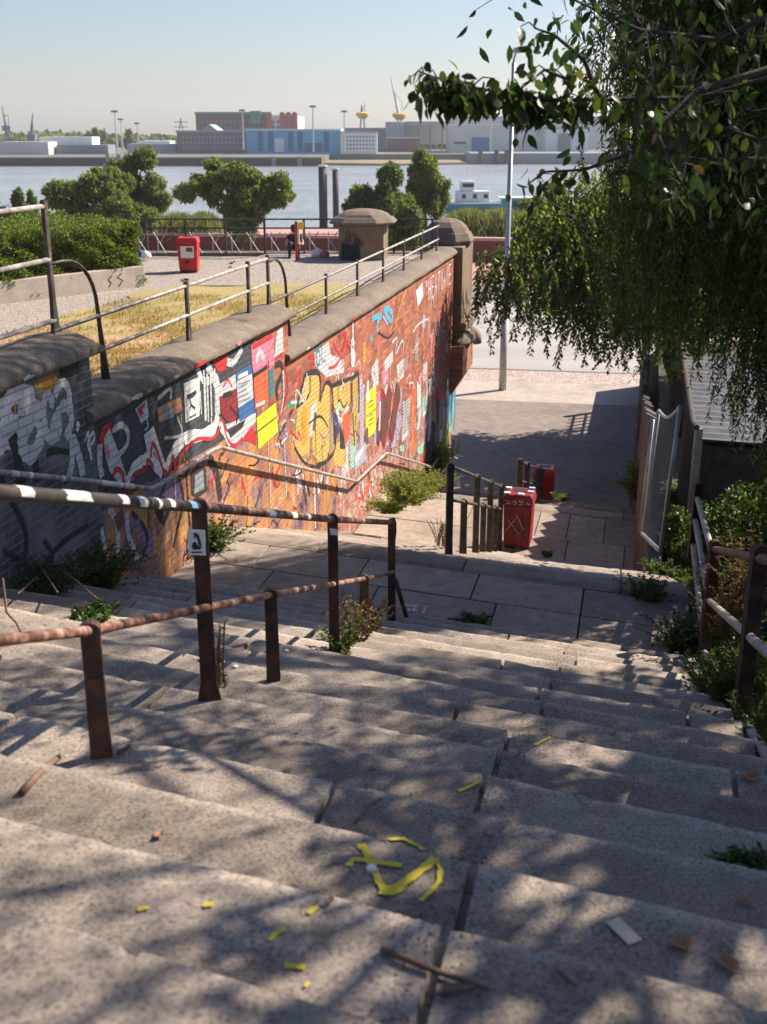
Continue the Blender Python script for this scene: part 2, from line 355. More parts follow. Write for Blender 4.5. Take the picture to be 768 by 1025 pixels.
M['greyrail'] = rust('bare_rail', (.16,.14,.13), (.33,.30,.28), (.45,.42,.40), .2)
M['galv'] = plain('galvanised', (.36,.37,.38), .45, .2, 8, .6)
M['mesh'] = plain('mesh_wire', (.20,.21,.21), .5, .2, 8, .3)
M['white'] = plain('white_paint', (.72,.72,.70), .5, .12, 12)
M['paper'] = plain('paper', (.78,.76,.72), .7, .08, 20)
M['black'] = plain('black_ink', (.02,.02,.02), .6, .2, 20)
M['redbin'] = plain('red_plastic', (.56,.022,.02), .38, .25, 5)
M['reddark'] = plain('red_plastic_worn', (.24,.012,.016), .5, .45, 7)
M['yellow'] = None
def roadpaint(name, c, cut):
    t = NT(name); t.fin(t.mix(t.ramp(t.noise(30,5,.7),[(cut,0.0),(cut+.06,1.0)]), c, (.10,.09,.06)), .7); return t.m
M['yellow'] = roadpaint('yellow_spray', (.60,.48,.03), .61)
M['whitespray'] = roadpaint('white_spray', (.62,.62,.62), .5)
M['hull'] = plain('teal_hull', (.02,.22,.30), .4, .1, 2)
M['glass'] = plain('dark_glass', (.03,.04,.05), .15, .1, 2)
M['bark'] = plain('bark', (.045,.034,.027), .9, .4, 9, 0, .02)
M['twig'] = plain('dry_twig', (.17,.10,.065), .85, .3, 30)
M['wood'] = plain('old_wood', (.055,.045,.04), .85, .4, 7, 0, .01)
M['soil'] = plain('soil', (.06,.05,.035), .95, .5, 4, 0, .03)
gre = [(0,(.022,.036,.012)),(.3,(.036,.070,.016)),(.75,(.070,.125,.024)),(1,(.13,.17,.035))]
M['willow'] = leaf_mat('willow_leaf', gre, .42, .4)
M['cherry'] = leaf_mat('broad_leaf', [(0,(.02,.035,.012)),(.6,(.035,.062,.016)),(.97,(.06,.10,.02)),(1,(.12,.08,.03))], .38, .35)
M['lime'] = leaf_mat('light_leaf', [(0,(.05,.045,.014)),(.1,(.055,.095,.02)),(.6,(.11,.15,.03)),(1,(.19,.20,.04))], .5, .45)
M['river'] = leaf_mat('tree_leaf', [(0,(.06,.09,.025)),(.5,(.125,.18,.04)),(1,(.24,.27,.07))], .45, .6)
M['river2'] = leaf_mat('tree_leaf_dark', [(0,(.045,.075,.025)),(.5,(.09,.14,.04)),(1,(.17,.21,.06))], .45, .6)
M['hedge'] = leaf_mat('hedge_leaf', [(0,(.09,.09,.02)),(.15,(.06,.10,.018)),(.7,(.14,.19,.035)),(1,(.25,.29,.08))], .4, .5)
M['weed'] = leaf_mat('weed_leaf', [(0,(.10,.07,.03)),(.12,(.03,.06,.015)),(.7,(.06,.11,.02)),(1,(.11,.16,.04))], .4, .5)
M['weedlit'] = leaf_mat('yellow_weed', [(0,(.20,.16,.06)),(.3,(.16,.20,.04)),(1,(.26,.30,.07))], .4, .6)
M['dry'] = leaf_mat('dry_stems', [(0,(.12,.07,.04)),(.5,(.20,.12,.07)),(1,(.10,.11,.04))], .3, .7)
M['reed'] = leaf_mat('reeds', [(0,(.12,.13,.05)),(1,(.20,.22,.09))], .4, .6)
M['blade'] = leaf_mat('grass_blade', [(0,(.30,.18,.09)),(.55,(.40,.26,.13)),(.8,(.26,.22,.09)),(1,(.13,.18,.045))], .4, .7)
# ================================================================ setting: wall lines and stair profile
ML = .225; LU = sqrt(1+ML*ML); UX, UY = ML/LU, 1/LU           # unit vector along the wall (x, y)
def wl(u, w_=0): return (-5+UX*u+UY*w_, UY*u-UX*w_)           # wall frame -> world
SA, SB = .3535, .9355
def lineY(s, c, m): return (s-SA*c)/(SA*m+SB)
R_, T_ = .1865, .505
prof = []                                                      # (s of the nosing, z above it)
segs = []
def flight(s0, z0, n, t): 
    out = []
    for k in range(n): out.append((s0+k*t, z0-k*R_))
    return out                                                 # nosings: at s drop R_
f0 = flight(2.07-T_, -1.745+R_, 17, T_)                         # ends at the first landing
zl1 = f0[-1][1]-R_; e1 = 11.77
f1 = flight(e1, zl1, 13, .505); zl2 = f1[-1][1]-R_; e2 = 21.2
f2 = flight(e2, zl2, 11, .505); zl3 = f2[-1][1]-R_; e3 = 27.7
f3 = flight(e3, zl3, 4, .45); ZR = f3[-1][1]-R_
print('LEVELS', zl1, zl2, zl3, ZR)
def zs(s):
    z = None
    for a, zz in f0+f1+f2+f3:
        if s < a: return zz
    return ZR
def stair_hit0(px, py):
    al = f0+f1+f2+f3; lo = -50
    for a, z in al+[(1e9, ZR)]:
        p = at_z(px, py, z); s = SA*p.x+SB*p.y
        if s <= a+.002 and s >= lo-.03: return p
        lo = a
    return at_z(px, py, ZR)
QL, QR = -5.0, .78
STEPS = []; BV = []
def stair_hit(px, py):
    from mathutils.bvhtree import BVHTree
    if len(BV) < len(STEPS): BV[:] = [BVHTree.FromPolygons(v, f) for v, f in STEPS]
    d = Vector(ray(px, py)).normalized(); best = None
    for b in BV:
        h = b.ray_cast(Vector((0,0,0)), d)
        if h[0] is not None and (best is None or h[3] < best[1]): best = (h[0].copy(), h[3])
    return best[0] if best else stair_hit0(px, py)
_n1 = lambda x, k: sin(x*1.7+k*2.1)*.5+sin(x*4.3+k*5.7)*.3+sin(x*9.1+k*1.3)*.2
def stair_mesh(name, nos, s_start, s_end, joints, label_mat, zend=None):
    """stepped sheet: rows across the steps, columns parallel to the wall; joints are real grooves"""
    rows = []                                                  # (s, z, wearfactor, k)
    s = s_start; z = nos[0][1]; rows.append((s, z, 0, 0)); 
    for k, (a, z) in enumerate(nos):
        prev = rows[-1][0]
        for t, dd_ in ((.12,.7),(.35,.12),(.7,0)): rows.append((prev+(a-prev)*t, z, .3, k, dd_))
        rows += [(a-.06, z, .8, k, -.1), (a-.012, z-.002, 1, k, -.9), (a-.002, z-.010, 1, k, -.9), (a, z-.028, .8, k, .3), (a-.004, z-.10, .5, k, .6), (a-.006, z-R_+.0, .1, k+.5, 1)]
    rows.append((s_end, nos[-1][1]-R_-.02, 0, 99))
    qs = list(np.arange(QL-.1, QR+.01, .07)); jn = {}
    jq = sorted(set(round(q, 3) for js in joints.values() for q in js))
    for q in jq: qs += [q-.014, q-.008, q+.008, q+.014]
    qs = sorted(qs); V = []; Fc = []
    for (s, z, wf, k, *_) in rows:
        ki = int(k)
        js = joints.get(ki, [])
        for q in qs:
            ch = (max(0, _n1(q*7.3, ki*1.7)-.5)*.03+.006*random.random()) if wf > .75 else 0
            d = _n1(q*1.1, ki)*.012*wf-ch*1.2; dz = _n1(q*1.9+3, ki+.37)*.004*wf-.003*wf*max(0, sin(q*2.2+ki*1.9))-ch*.3
            dip = -.03 if any(abs(q-j) < .011 for j in js) else 0
            ss = s+d+(dip*.6 if wf > .4 else 0); Y = (ss-SA*q)/(SA*ML+SB); V.append((q+ML*Y, Y, z+dz+dip))
    n = len(qs)
    for i in range(len(rows)-1):
        for j in range(n-1): Fc.append((i*n+j, i*n+j+1, (i+1)*n+j+1, (i+1)*n+j))
    me = bpy.data.meshes.new(name); me.from_pydata(V, [], Fc); o = bpy.data.objects.new(name, me); C.objects.link(o); me.materials.append(label_mat)
    bt = []
    for r_ in rows:
        ki = int(r_[3]); jl = sorted(joints.get(ki, []))
        for q in qs: bt.append(.16*sin(ki*12.9+sum(q > j for j in jl)*78.2+1.3))
    ab = me.attributes.new('blk', 'FLOAT', 'POINT'); ab.data.foreach_set('value', bt); STEPS.append((V, Fc))
    at = me.attributes.new('tread_tone', 'FLOAT', 'POINT'); at.data.foreach_set('value', [x for r_ in rows for x in [r_[4] if len(r_) > 4 else 0.]*n])
    me.shade_smooth(); es = o.modifiers.new('split', 'EDGE_SPLIT'); es.split_angle = radians(28)
    return o
def qof(px, py): p = stair_hit(px, py); return p.x-ML*p.y
jq0 = qof(515, 765); jq1 = qof(440, 950)
J0 = {}
for k in range(len(f0)):
    J0[k] = [round(jq0+random.uniform(-.09,.09), 3)] if k > 2 else [round(jq1,3)]
    if k % 4 == 3: J0[k] = [round(jq0+random.uniform(-.6,-.3), 3)]
    if k % 2: J0[k] += [round(jq0-1.9+random.uniform(-.3,.3),3)]
    J0[k] += [round(-4.0+random.uniform(-.4,.4),3)]
    if k % 3 == 0: J0[k] += [round(jq0+.85+random.uniform(-.1,.1),3)]
rnd = lambda k: [round(-3.6+k%2*.7,3), round(-1.5+random.uniform(-.3,.3),3), round(.05,3)]
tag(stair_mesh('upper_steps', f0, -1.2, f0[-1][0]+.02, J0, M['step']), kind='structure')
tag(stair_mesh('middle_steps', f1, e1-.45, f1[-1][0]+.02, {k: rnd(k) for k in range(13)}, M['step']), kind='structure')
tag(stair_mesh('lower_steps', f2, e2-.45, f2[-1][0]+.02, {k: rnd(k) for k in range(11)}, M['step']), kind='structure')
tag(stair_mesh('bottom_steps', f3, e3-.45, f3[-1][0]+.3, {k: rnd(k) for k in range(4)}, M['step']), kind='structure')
def slab_sheet(name, s0, s1, z, ss, qlist, mat, sink=.03):
    """landing of separate slabs with open joints: each slab is a block in one mesh, over a darker bed"""
    mb = MB(); g = .009
    for i in range(len(ss)-1):
        a, b = ss[i]+g, ss[i+1]-g; qs = qlist[i % len(qlist)]
        for j in range(len(qs)-1):
            c, d = qs[j]+g, qs[j+1]-g; P = []; dz = random.uniform(-.005,.005)
            for (s, q) in ((a,c),(a,d),(b,d),(b,c)):
                Y = (s-SA*q)/(SA*ML+SB); P.append((q+ML*Y, Y))
            mb.prism(P, z-.12, z+dz)
    o_ = mb.build(name, mat, bevel=.006); tag(o_, kind='structure'); STEPS.append((mb.v, mb.f))
    ab = o_.data.attributes.new('blk', 'FLOAT', 'POINT'); ab.data.foreach_set('value', [.15*sin(int(i/8)*91.7+2) for i in range(len(o_.data.vertices))])
    P = []
    for s, q in ((s0,QL-.1),(s0,QR),(s1,QR),(s1,QL-.1)):
        Y = (s-SA*q)/(SA*ML+SB); P.append((q+ML*Y, Y))
    tag(MB().prism(P, z-.2, z-.03).build(name+'_bed', M['soil']), kind='structure')
s1s = f0[-1][0]+.0
slab_sheet('first_landing', s1s, e1-.45, zl1, [s1s, s1s+.95, e1-.45], [[QL,-3.9,-2.6,-1.25,-.35,QR],[QL,-4.2,-2.9,-1.55,-.35,QR]], M['slab'])
slab_sheet('second_landing', f1[-1][0], e2-.45, zl2, [f1[-1][0], f1[-1][0]+1.5, e2-.45], [[QL,-3.4,-1.9,-.95,.1,QR],[QL,-3.0,-1.6,-1.0,-.3,.4,QR]], M['slab'])
slab_sheet('third_landing', f2[-1][0], e3-.45, zl3, [f2[-1][0], e3-.45], [[QL,-3.4,-1.9,-.95,.1,QR]], M['slab'])
# ---- street level
def strip(name, y0, y1, z, mat, x0=-160, x1=160, rot=radians(-9.5), th=.25):
    """band across the view; y measured at x=4 on the lamp post line"""
    mb = MB(); mr = Matrix.Translation((4,0,0)) @ Matrix.Rotation(rot, 4, 'Z')
    mb.box(x0, x1, y0, y1, z-th, z, mr); return tag(mb.build(name, mat), kind='structure')
cR = cos(radians(9.5))
def yz(py, z, px=520): 
    p = at_z(px, py, z); return (p.y*cR+(p.x-4)*sin(radians(9.5)))
mb = MB(); mb.box(-300, 300, 8, 112, ZR-4.5, ZR-.15); tag(mb.build('ground', M['asphalt']), kind='structure')
yb = yz(382, ZR); yk = yz(370, ZR); yf = yz(299, ZR); yf2 = yz(286, ZR); yf3 = yz(263, ZR)
strip('near_pavement', 16, yz(402,ZR), ZR+.004, M['shadepave'], th=.2)  # same paving as lit_pavement, with street shade put into its colour
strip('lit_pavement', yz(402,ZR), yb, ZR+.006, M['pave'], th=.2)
strip('cobble_strip', yb, yk-.2, ZR+.008, M['cobble'], th=.2)
strip('kerb', yk-.2, yk, ZR+.02, M['cope'])
strip('road', yk, yf, ZR-.10, M['road'], th=.12)
# the ground slab has to be below the road: the road lies in a shallow bed
strip('far_kerb', yf, yf+.25, ZR+.02, M['cope'])
strip('cycle_path', yf+.25, yf2, ZR+.006, M['asphalt'], th=.2)
strip('far_pavement', yf2, yf3+30, ZR+.01, M['pinkpave'], th=.2)
# ================================================================ graffiti wall
wall = empty('graffiti_wall', (-5, 0, 0), 'long brick retaining wall covered in graffiti, stepping down beside the stairs', 'wall', rz=math.atan2(UY, UX))
def wp(px, py, w_=0):
    x, y, z = ray(px, py); r = x/y; Y = (5-w_*LU)/(ML-r); X = r*Y
    return ((X+5)*UX+Y*UY, Y*z/y)
HZ = [(-3.0, 10.45, -1.96), (10.45, 16.5, -2.57), (16.5, 31.5, -3.17)]
mb = MB()
for u0, u1, zt in HZ: mb.box(u0, u1, 0, .6, -12, zt)
me_wall = mb.build('brickwork', M['wall'], wall)
PR = [(.05,0),(.085,.02),(.09,.06),(.065,.10),(0,.145),(-.12,.185),(-.30,.205),(-.48,.19),(-.62,.13),(-.64,0)]
def coping(u0, u1, zt):
    mb = MB(); us = []; n = int((u1-u0)/.12)
    for i in range(n+1): us.append(u0+(u1-u0)*i/n)
    rows = []
    for u in us:
        j = abs(((u-u0) % 1.6)); dip = .02 if j < .06 else 0; en = min(1, (u1-u)/.25+.55) if u1 < 30 else 1
        rows.append([(u, -(a-(.012 if dip else 0)*(1 if a > 0 else 0))+_n1(u*2, k)*.007, zt+b*en*(1+.06*_n1(u*1.3, 2+k))-dip*(b > .1)) for k, (a, b) in enumerate(PR)])
    m = len(PR); v = [p for r in rows for p in r]; f = []
    for i in range(len(rows)-1):
        for k in range(m-1): f.append((i*m+k, i*m+k+1, (i+1)*m+k+1, (i+1)*m+k))
        f.append((i*m+m-1, i*m, (i+1)*m, (i+1)*m+m-1))
    f.append(tuple(range(m))); f.append(tuple(range((len(rows)-1)*m, len(rows)*m)))
    mb.add(v, f); o = mb.build('coping', M['cope'], wall, smooth=True); e = o.modifiers.new('s','EDGE_SPLIT'); e.split_angle = radians(55); return o
coping(-3, 10.62, -1.955); coping(10.3, 16.66, -2.565); coping(16.35, 31.5, -3.165)
# ---- paint on the wall
PC = dict(white=(.74,.74,.74), lgrey=(.54,.56,.58), grey=(.25,.28,.31), black=(.018,.018,.022), navy=(.02,.05,.12), blue=(.03,.13,.36), lblue=(.10,.42,.58),
          red=(.52,.02,.03), dred=(.26,.015,.025), orange=(.68,.12,.04), amber=(.68,.32,.04), yellow=(.86,.78,.02), gold=(.60,.42,.10), gold2=(.50,.32,.07), green=(.02,.35,.14),
          lime=(.40,.52,.03), teal=(.02,.20,.24), pink=(.66,.20,.30), purple=(.26,.17,.34), brown=(.13,.055,.04), tan=(.45,.22,.12), mint=(.30,.60,.48), lilac=(.40,.38,.52))
PM = {}
def pm(c, wear=.45):
    k = (c, wear)
    if k not in PM: PM[k] = paint('paint_'+c, PC[c], wear)
    return PM[k]
LAY = [0]
class Art:
    """one painted piece: shapes per colour, each on its own thin layer just proud of the bricks"""
    def __init__(s, name='graffiti'): s.name = name; s.parts = {}
    def _off(s): LAY[0] += 1; return .0015+.00016*(LAY[0] % 46)
    def poly(s, c, pts, tr=None):
        o = s._off(); q = [wp(*(tr(p) if tr else p)) for p in pts]; mb = s.parts.setdefault(c, MB()); mb.add([(u, -o, z) for u, z in q], [tuple(range(len(q)))]); return s
    def polyw(s, c, q):
        o = s._off(); s.parts.setdefault(c, MB()).add([(u, -o, z) for u, z in q], [tuple(range(len(q)))]); return s
    def line(s, c, pts, w_, tr=None, smooth=True): return s.linew(c, [wp(*(tr(p) if tr else p)) for p in pts], w_, smooth)
    def linew(s, c, q, w_, smooth=True):
        if smooth and len(q) > 2:
            r = []
            for i in range(len(q)-1):
                p0, p1, p2, p3 = q[max(i-1,0)], q[i], q[i+1], q[min(i+2,len(q)-1)]
                for k in range(5):
                    t = k/5; r.append(tuple(.5*(2*p1[a]+(p2[a]-p0[a])*t+(2*p0[a]-5*p1[a]+4*p2[a]-p3[a])*t*t+(3*p1[a]-p0[a]-3*p2[a]+p3[a])*t**3) for a in (0,1)))
            q = r+[q[-1]]
        V = []; mb = s.parts.setdefault(c, MB()); o = s._off(); n = len(q)
        for i, p in enumerate(q):
            a, b = q[max(i-1,0)], q[min(i+1,n-1)]; dx, dz = b[0]-a[0], b[1]-a[1]; L = sqrt(dx*dx+dz*dz) or 1; nx, nz = -dz/L, dx/L
            h = w_/2*(.75+.35*random.random()); oo = o+i*.00001
            V += [(p[0]+nx*h, -oo, p[1]+nz*h), (p[0]-nx*h, -oo, p[1]-nz*h)]
        mb.add(V, [(2*i, 2*i+1, 2*i+3, 2*i+2) for i in range(n-1)]); return s
    def done(s, wear=.45, label=None):
        mb = MB(); me_i = []; mats = []
        for c, b in s.parts.items():
            n0 = len(mb.f); mb.add(b.v, b.f); mats.append(pm(c, wear)); me_i += [len(mats)-1]*(len(mb.f)-n0)
        me = bpy.data.meshes.new(s.name); me.from_pydata(mb.v, [], mb.f); o = bpy.data.objects.new(s.name, me); C.objects.link(o); o.parent = wall
        for m in mats: me.materials.append(m)
        for p, i in zip(me.polygons, me_i): p.material_index = i
        if label: o['label'] = label
        return o
FONT = {'H':[[(0,0),(0,1)],[(1,0),(1,1)],[(0,.5),(1,.5)]],'E':[[(1,0),(0,0),(0,1),(1,1)],[(0,.5),(.8,.5)]],'A':[[(0,0),(.5,1),(1,0)],[(.2,.4),(.8,.4)]],'T':[[(.5,0),(.5,1)],[(0,1),(1,1)]],
 'W':[[(0,1),(.25,0),(.5,.8),(.75,0),(1,1)]],'V':[[(0,1),(.5,0),(1,1)]],'K':[[(0,0),(0,1)],[(1,1),(0,.45),(1,0)]],'I':[[(.5,0),(.5,1)]],'O':[[(.5,0),(0,.3),(0,.7),(.5,1),(1,.7),(1,.3),(.5,0)]],
 'L':[[(0,1),(0,0),(1,0)]],'B':[[(0,0),(0,1),(.8,.85),(.7,.55),(0,.5)],[(.7,.55),(1,.3),(.8,0),(0,0)]],'S':[[(1,.85),(.5,1),(0,.75),(1,.3),(.5,0),(0,.15)]],'"':[[(.3,1),(.3,.7)],[(.7,1),(.7,.7)]],
 'R':[[(0,0),(0,1),(.9,.8),(0,.5),(1,0)]],'N':[[(0,0),(0,1),(1,0),(1,1)]],'P':[[(0,0),(0,1),(1,.8),(0,.5)]],'G':[[(1,.8),(.5,1),(0,.5),(.5,0),(1,.2),(1,.5),(.6,.5)]],'M':[[(0,0),(0,1),(.5,.4),(1,1),(1,0)]],
 'U':[[(0,1),(0,.3),(.5,0),(1,.3),(1,1)]],'C':[[(1,.85),(.5,1),(0,.5),(.5,0),(1,.15)]],'D':[[(0,0),(0,1),(1,.6),(1,.4),(0,0)]],'3':[[(0,1),(.9,.8),(.4,.5),(1,.25),(0,0)]],'0':[[(.5,0),(0,.5),(.5,1),(1,.5),(.5,0)]],'4':[[(.7,0),(.7,1),(0,.4),(1,.4)]],' ':[]}
def write(art, c, txt, u0, z0, h, lw, adv=.75, wd=.5, slope=0, smooth=False):
    for i, ch in enumerate(txt):
        for st in FONT[ch]: art.linew(c, [(u0+(i*adv+x*wd)*h, z0+y*h+slope*i*h) for x, y in st], lw, smooth)
    return art
def zf(x0, y0, k): return lambda p: (x0+p[0]/k, y0+p[1]/k)
# first section, silver letters on grey
T = zf(0,350,9.6); a = Art()
a.poly('amber', [(320,325),(420,270),(520,235),(570,290),(530,350),(480,400),(445,440),(400,490),(410,420),(430,370),(330,360)], T)
a.poly('black', [(560,190),(760,110),(760,230),(640,270),(575,270)], T)
a.poly('lgrey', [(130,480),(240,420),(330,440),(360,520),(240,640),(110,640)], T)
a.poly('brown', [(115,540),(175,520),(165,620),(110,640)], T).line('amber', [(150,540),(140,615)], .04, T)
a.line('white', [(-40,620),(40,520),(90,500)], .16, T).line('white', [(-60,850),(30,740),(60,660),(60,560),(95,465),(190,400),(285,420),(275,520),(240,600)], .15, T)
a.line('white', [(70,650),(110,720),(180,710)], .17, T).line('lgrey', [(120,760),(230,760),(330,620),(370,530)], .20, T)
a.line('lgrey', [(340,540),(390,560),(420,640),(440,780),(500,860),(560,790),(560,640)], .11, T).line('lgrey', [(415,600),(430,470),(470,440),(495,490),(490,560)], .09, T)
a.line('lgrey', [(510,850),(510,720),(560,600),(620,535),(680,600),(680,720),(630,850)], .11, T).line('white', [(525,450),(560,350),(610,320),(650,370),(670,480),(675,560)], .09, T)
a.line('lgrey', [(-30,900),(100,830),(190,790)], .22, T)
a.done(.3)
T = zf(0,380,5.908); a = Art()
a.line('black', [(70,330),(100,450),(130,640)], .14, T).line('black', [(210,420),(210,500),(225,600)], .10, T).line('black', [(275,440),(330,420),(480,440)], .07, T).line('black', [(0,560),(60,700),(150,900),(140,1100)], .07, T)
a.line('lgrey', [(130,330),(140,420),(190,440),(240,340),(240,250)], .17, T).line('lgrey', [(405,580),(425,480),(430,350),(460,430),(490,570)], .11, T).line('white', [(450,255),(465,275),(450,300)], .05, T)
a.line('white', [(500,365),(520,310),(520,400),(535,420)], .035, T).line('white', [(515,390),(545,310),(555,350),(530,400),(540,475)], .035, T)
a.line('black', [(150,1290),(330,1000),(520,860)], .06, T).line('black', [(20,1010),(230,1130),(310,1050),(260,950)], .06, T).line('lgrey', [(340,1130),(380,1290),(330,1380)], .10, T)
a.done(.35)
# second section
T = zf(80,380,5.12); a = Art()
a.poly('red', [(95,300),(110,245),(165,205),(158,245),(190,250),(150,290),(120,330),(95,420)], T)
a.line('lgrey', [(100,330),(100,430),(112,500)], .11, T).poly('lgrey', [(120,300),(150,250),(180,330),(215,430),(245,520),(232,555),(190,520),(150,470),(130,400)], T)
a.line('pink', [(130,350),(150,400)], .08, T).line('lgrey', [(165,265),(210,232),(245,275),(235,340),(190,390)], .07, T).line('red', [(165,500),(185,460),(215,480),(225,540),(255,570)], .07, T)
a.line('white', [(245,530),(280,450),(350,400),(385,440),(420,480)], .14, T).poly('white', [(325,285),(375,238),(400,320),(445,460),(410,460),(380,370),(345,380)], T)
a.line('white', [(440,455),(480,370),(540,300),(620,285),(680,260),(705,180)], .16, T)
a.line('red', [(258,560),(270,490),(335,455),(345,410),(375,450)], .055, T).line('red', [(360,400),(368,330),(390,360),(440,490),(475,390),(488,460),(530,370),(600,305),(680,300),(720,240)], .055, T)
a.poly('lgrey', [(280,150),(340,98),(350,190),(310,225)], T).poly('red', [(290,150),(335,112),(330,138),(315,148),(325,170),(308,195)], T)
a.line('lgrey', [(395,100),(460,45),(462,100)], .06, T).line('lgrey', [(340,200),(345,240),(330,260)], .03, T).line('lgrey', [(495,190),(520,280),(430,300)], .04, T)
for x in (632, 648, 665, 690): a.line('lgrey', [(x,-40+random.randint(-20,10)),(x+4,80),(x+8,random.randint(160,230))], .05, T)
a.line('white', [(600,-60),(640,10),(700,-10),(710,90)], .10, T)
a.done(.25)
a = Art()
a.line('purple', [(330,600),(380,570),(470,560),(520,600)], .25, T).line('purple', [(350,760),(360,900)], .28, T).poly('tan', [(345,640),(500,620),(520,700),(440,850),(370,700)], T)
a.poly('black', [(375,650),(385,610),(430,598),(460,625),(465,670),(430,755),(400,720)], T).line('black', [(505,505),(530,620),(500,760),(480,860)], .07, T)
a.poly('black', [(565,480),(600,440),(645,450),(650,570),(600,610),(570,590)], T).poly('grey', [(590,490),(632,462),(638,560),(585,585)], T)
a.line('black', [(660,400),(700,480),(720,620)], .16, T)
a.line('lgrey', [(150,660),(190,740),(195,900)], .09, T).line('lgrey', [(240,680),(250,800),(300,930)], .10, T).line('lgrey', [(110,760),(140,930)], .08, T).line('brown', [(195,680),(210,760)], .2, T)
a.line('black', [(265,680),(330,760),(345,830),(320,900)], .07, T).line('purple', [(290,720),(310,800)], .12, T)
a.done(.4)
# third group: around the paste-ups
T = zf(200,320,5.908); a = Art()
a.poly('red', [(75,240),(170,200),(150,300),(105,310)], T).line('lgrey', [(160,250),(200,250),(250,170)], .10, T).line('lgrey', [(40,270),(75,330),(100,440),(110,560)], .12, T)
a.line('white', [(-10,680),(60,650),(110,600),(130,640),(180,730)], .12, T).line('red', [(-10,700),(60,690),(125,590),(160,700),(205,745),(250,700)], .05, T)
a.poly('lgrey', [(150,620),(330,550),(330,600),(240,720),(190,740)], T).poly('black', [(160,650),(270,590),(250,640),(180,700)], T).poly('red', [(240,720),(305,625),(340,700),(330,740),(270,710)], T)
for p in ((0,420,560),(30,380,600),(60,400,640)): a.line('lgrey', [(p[0],p[1]),(p[0]+8,p[2])], .035, T)
a.poly('lgrey', [(455,70),(490,45),(492,190),(455,230),(435,245)], T).line('red', [(440,235),(490,200)], .06, T).poly('pink', [(400,190),(435,150),(440,260),(410,300)], T).poly('teal', [(405,300),(435,290),(438,440),(410,470)], T)
a.line('black', [(445,270),(475,260),(490,300),(455,400),(460,470)], .10, T).line('lgrey', [(490,300),(495,440),(470,600)], .05, T).line('red', [(505,280),(520,420),(480,560),(465,610)], .05, T)
for i in range(16):
    x, y = random.uniform(440,560), random.uniform(560,800); a.line(random.choice(['black','lgrey','purple']), [(x,y),(x+random.uniform(10,30),y-random.uniform(-10,30)),(x+random.uniform(-10,30),y+20)], .035, T)
a.line('green', [(520,520),(545,490),(580,500),(575,560),(570,640),(582,700)], .09, T).line('white', [(540,488),(585,492),(590,515)], .05, T).line('mint', [(620,475),(640,462)], .05, T).line('teal', [(462,620),(475,680)], .05, T)
write(a, 'teal', 'BL', *wp(316,364), .42, .045); a.line('red', [(565,350),(600,300),(580,400),(600,360)], .05, T).line('red', [(640,220),(680,230),(660,290)], .09, T)
a.done(.35)
# big golden letters
T = zf(200,340,2.743); a = Art()
a.poly('gold', [(268,180),(280,130),(292,98),(326,98),(330,130),(328,180),(305,200),(300,310),(280,320),(262,300)], T)
a.poly('gold', [(332,150),(345,122),(356,130),(358,230),(356,300),(345,335),(325,335),(308,310),(310,220)], T).poly('gold', [(362,130),(412,110),(412,170),(398,200),(372,190),(362,175)], T)
a.poly('gold2', [(418,104),(432,100),(434,230),(425,290),(415,290),(416,180)], T).poly('gold', [(365,290),(400,270),(395,350),(368,345)], T)
a.poly('lgrey', [(305,185),(320,165),(322,180),(308,265),(300,270)], T).line('brown', [(318,200),(312,250)], .16, T).poly('mint', [(372,185),(388,172),(384,195)], T)
a.poly('navy', [(366,196),(378,208),(384,250),(368,290)], T).poly('white', [(378,210),(388,215),(402,186),(410,182),(404,200),(388,230)], T).poly('orange', [(390,212),(410,190),(413,258),(400,294)], T).poly('black', [(386,235),(394,260),(400,300),(384,300)], T)
a.line('black', [(266,185),(282,125),(292,95),(328,95),(329,170)], .09, T).line('black', [(302,100),(300,150),(268,185)], .05, T).line('black', [(330,170),(345,120),(362,130),(366,200),(372,290),(352,330),(320,345)], .08, T).line('black', [(360,128),(420,104),(436,98),(436,200)], .09, T)
a.line('black', [(418,110),(418,180),(425,290)], .06, T).line('black', [(260,295),(290,340),(330,350)], .05, T).line('black', [(300,230),(330,210),(352,240)], .04, T)
a.poly('lilac', [(438,130),(450,125),(450,290),(440,300)], T).line('amber', [(444,150),(444,270)], .07, T)
a.poly('lilac', [(425,310),(455,280),(455,330),(425,360)], T).poly('white', [(425,325),(450,290),(448,305),(428,345)], T)
a.done(.42)
a = Art()
for x0, y0, y1, c in ((497,150,278,'brown'),(513,138,284,'brown'),(535,128,270,'brown')):
    a.line('red', [(x0+10,y0-6),(x0,(y0+y1)/2),(x0-12,y1+4)], .62, T)
for x0, y0, y1, c in ((497,150,278,'brown'),(513,138,284,'brown'),(535,128,270,'brown')):
    a.line('black', [(x0+10,y0),(x0,(y0+y1)/2),(x0-12,y1)], .50, T).line(c, [(x0+10,y0+4),(x0,(y0+y1)/2),(x0-11,y1-4)], .40, T)
a.line('white', [(495,170),(492,250)], .14, T).line('lgrey', [(514,165),(508,260)], .10, T).line('tan', [(532,150),(528,220),(535,180)], .06, T).line('lilac', [(552,130),(552,240)], .12, T)
a.poly('pink', [(498,90),(512,70),(520,110),(505,125)], T)
a.done(.35)
a = Art()
a.poly('orange', [(581,130),(592,120),(590,300),(580,320)], T).line('amber', [(586,180),(584,300)], .12, T).poly('white', [(597,118),(607,105),(607,180),(598,190)], T).poly('grey', [(600,190),(612,180),(608,240),(600,250)], T)
a.poly('white', [(615,180),(626,170),(622,200),(612,215)], T).poly('mint', [(605,290),(618,280),(612,310),(604,315)], T).poly('red', [(646,145),(657,138),(655,165),(646,170)], T).poly('white', [(628,110),(638,105),(636,150),(630,155)], T)
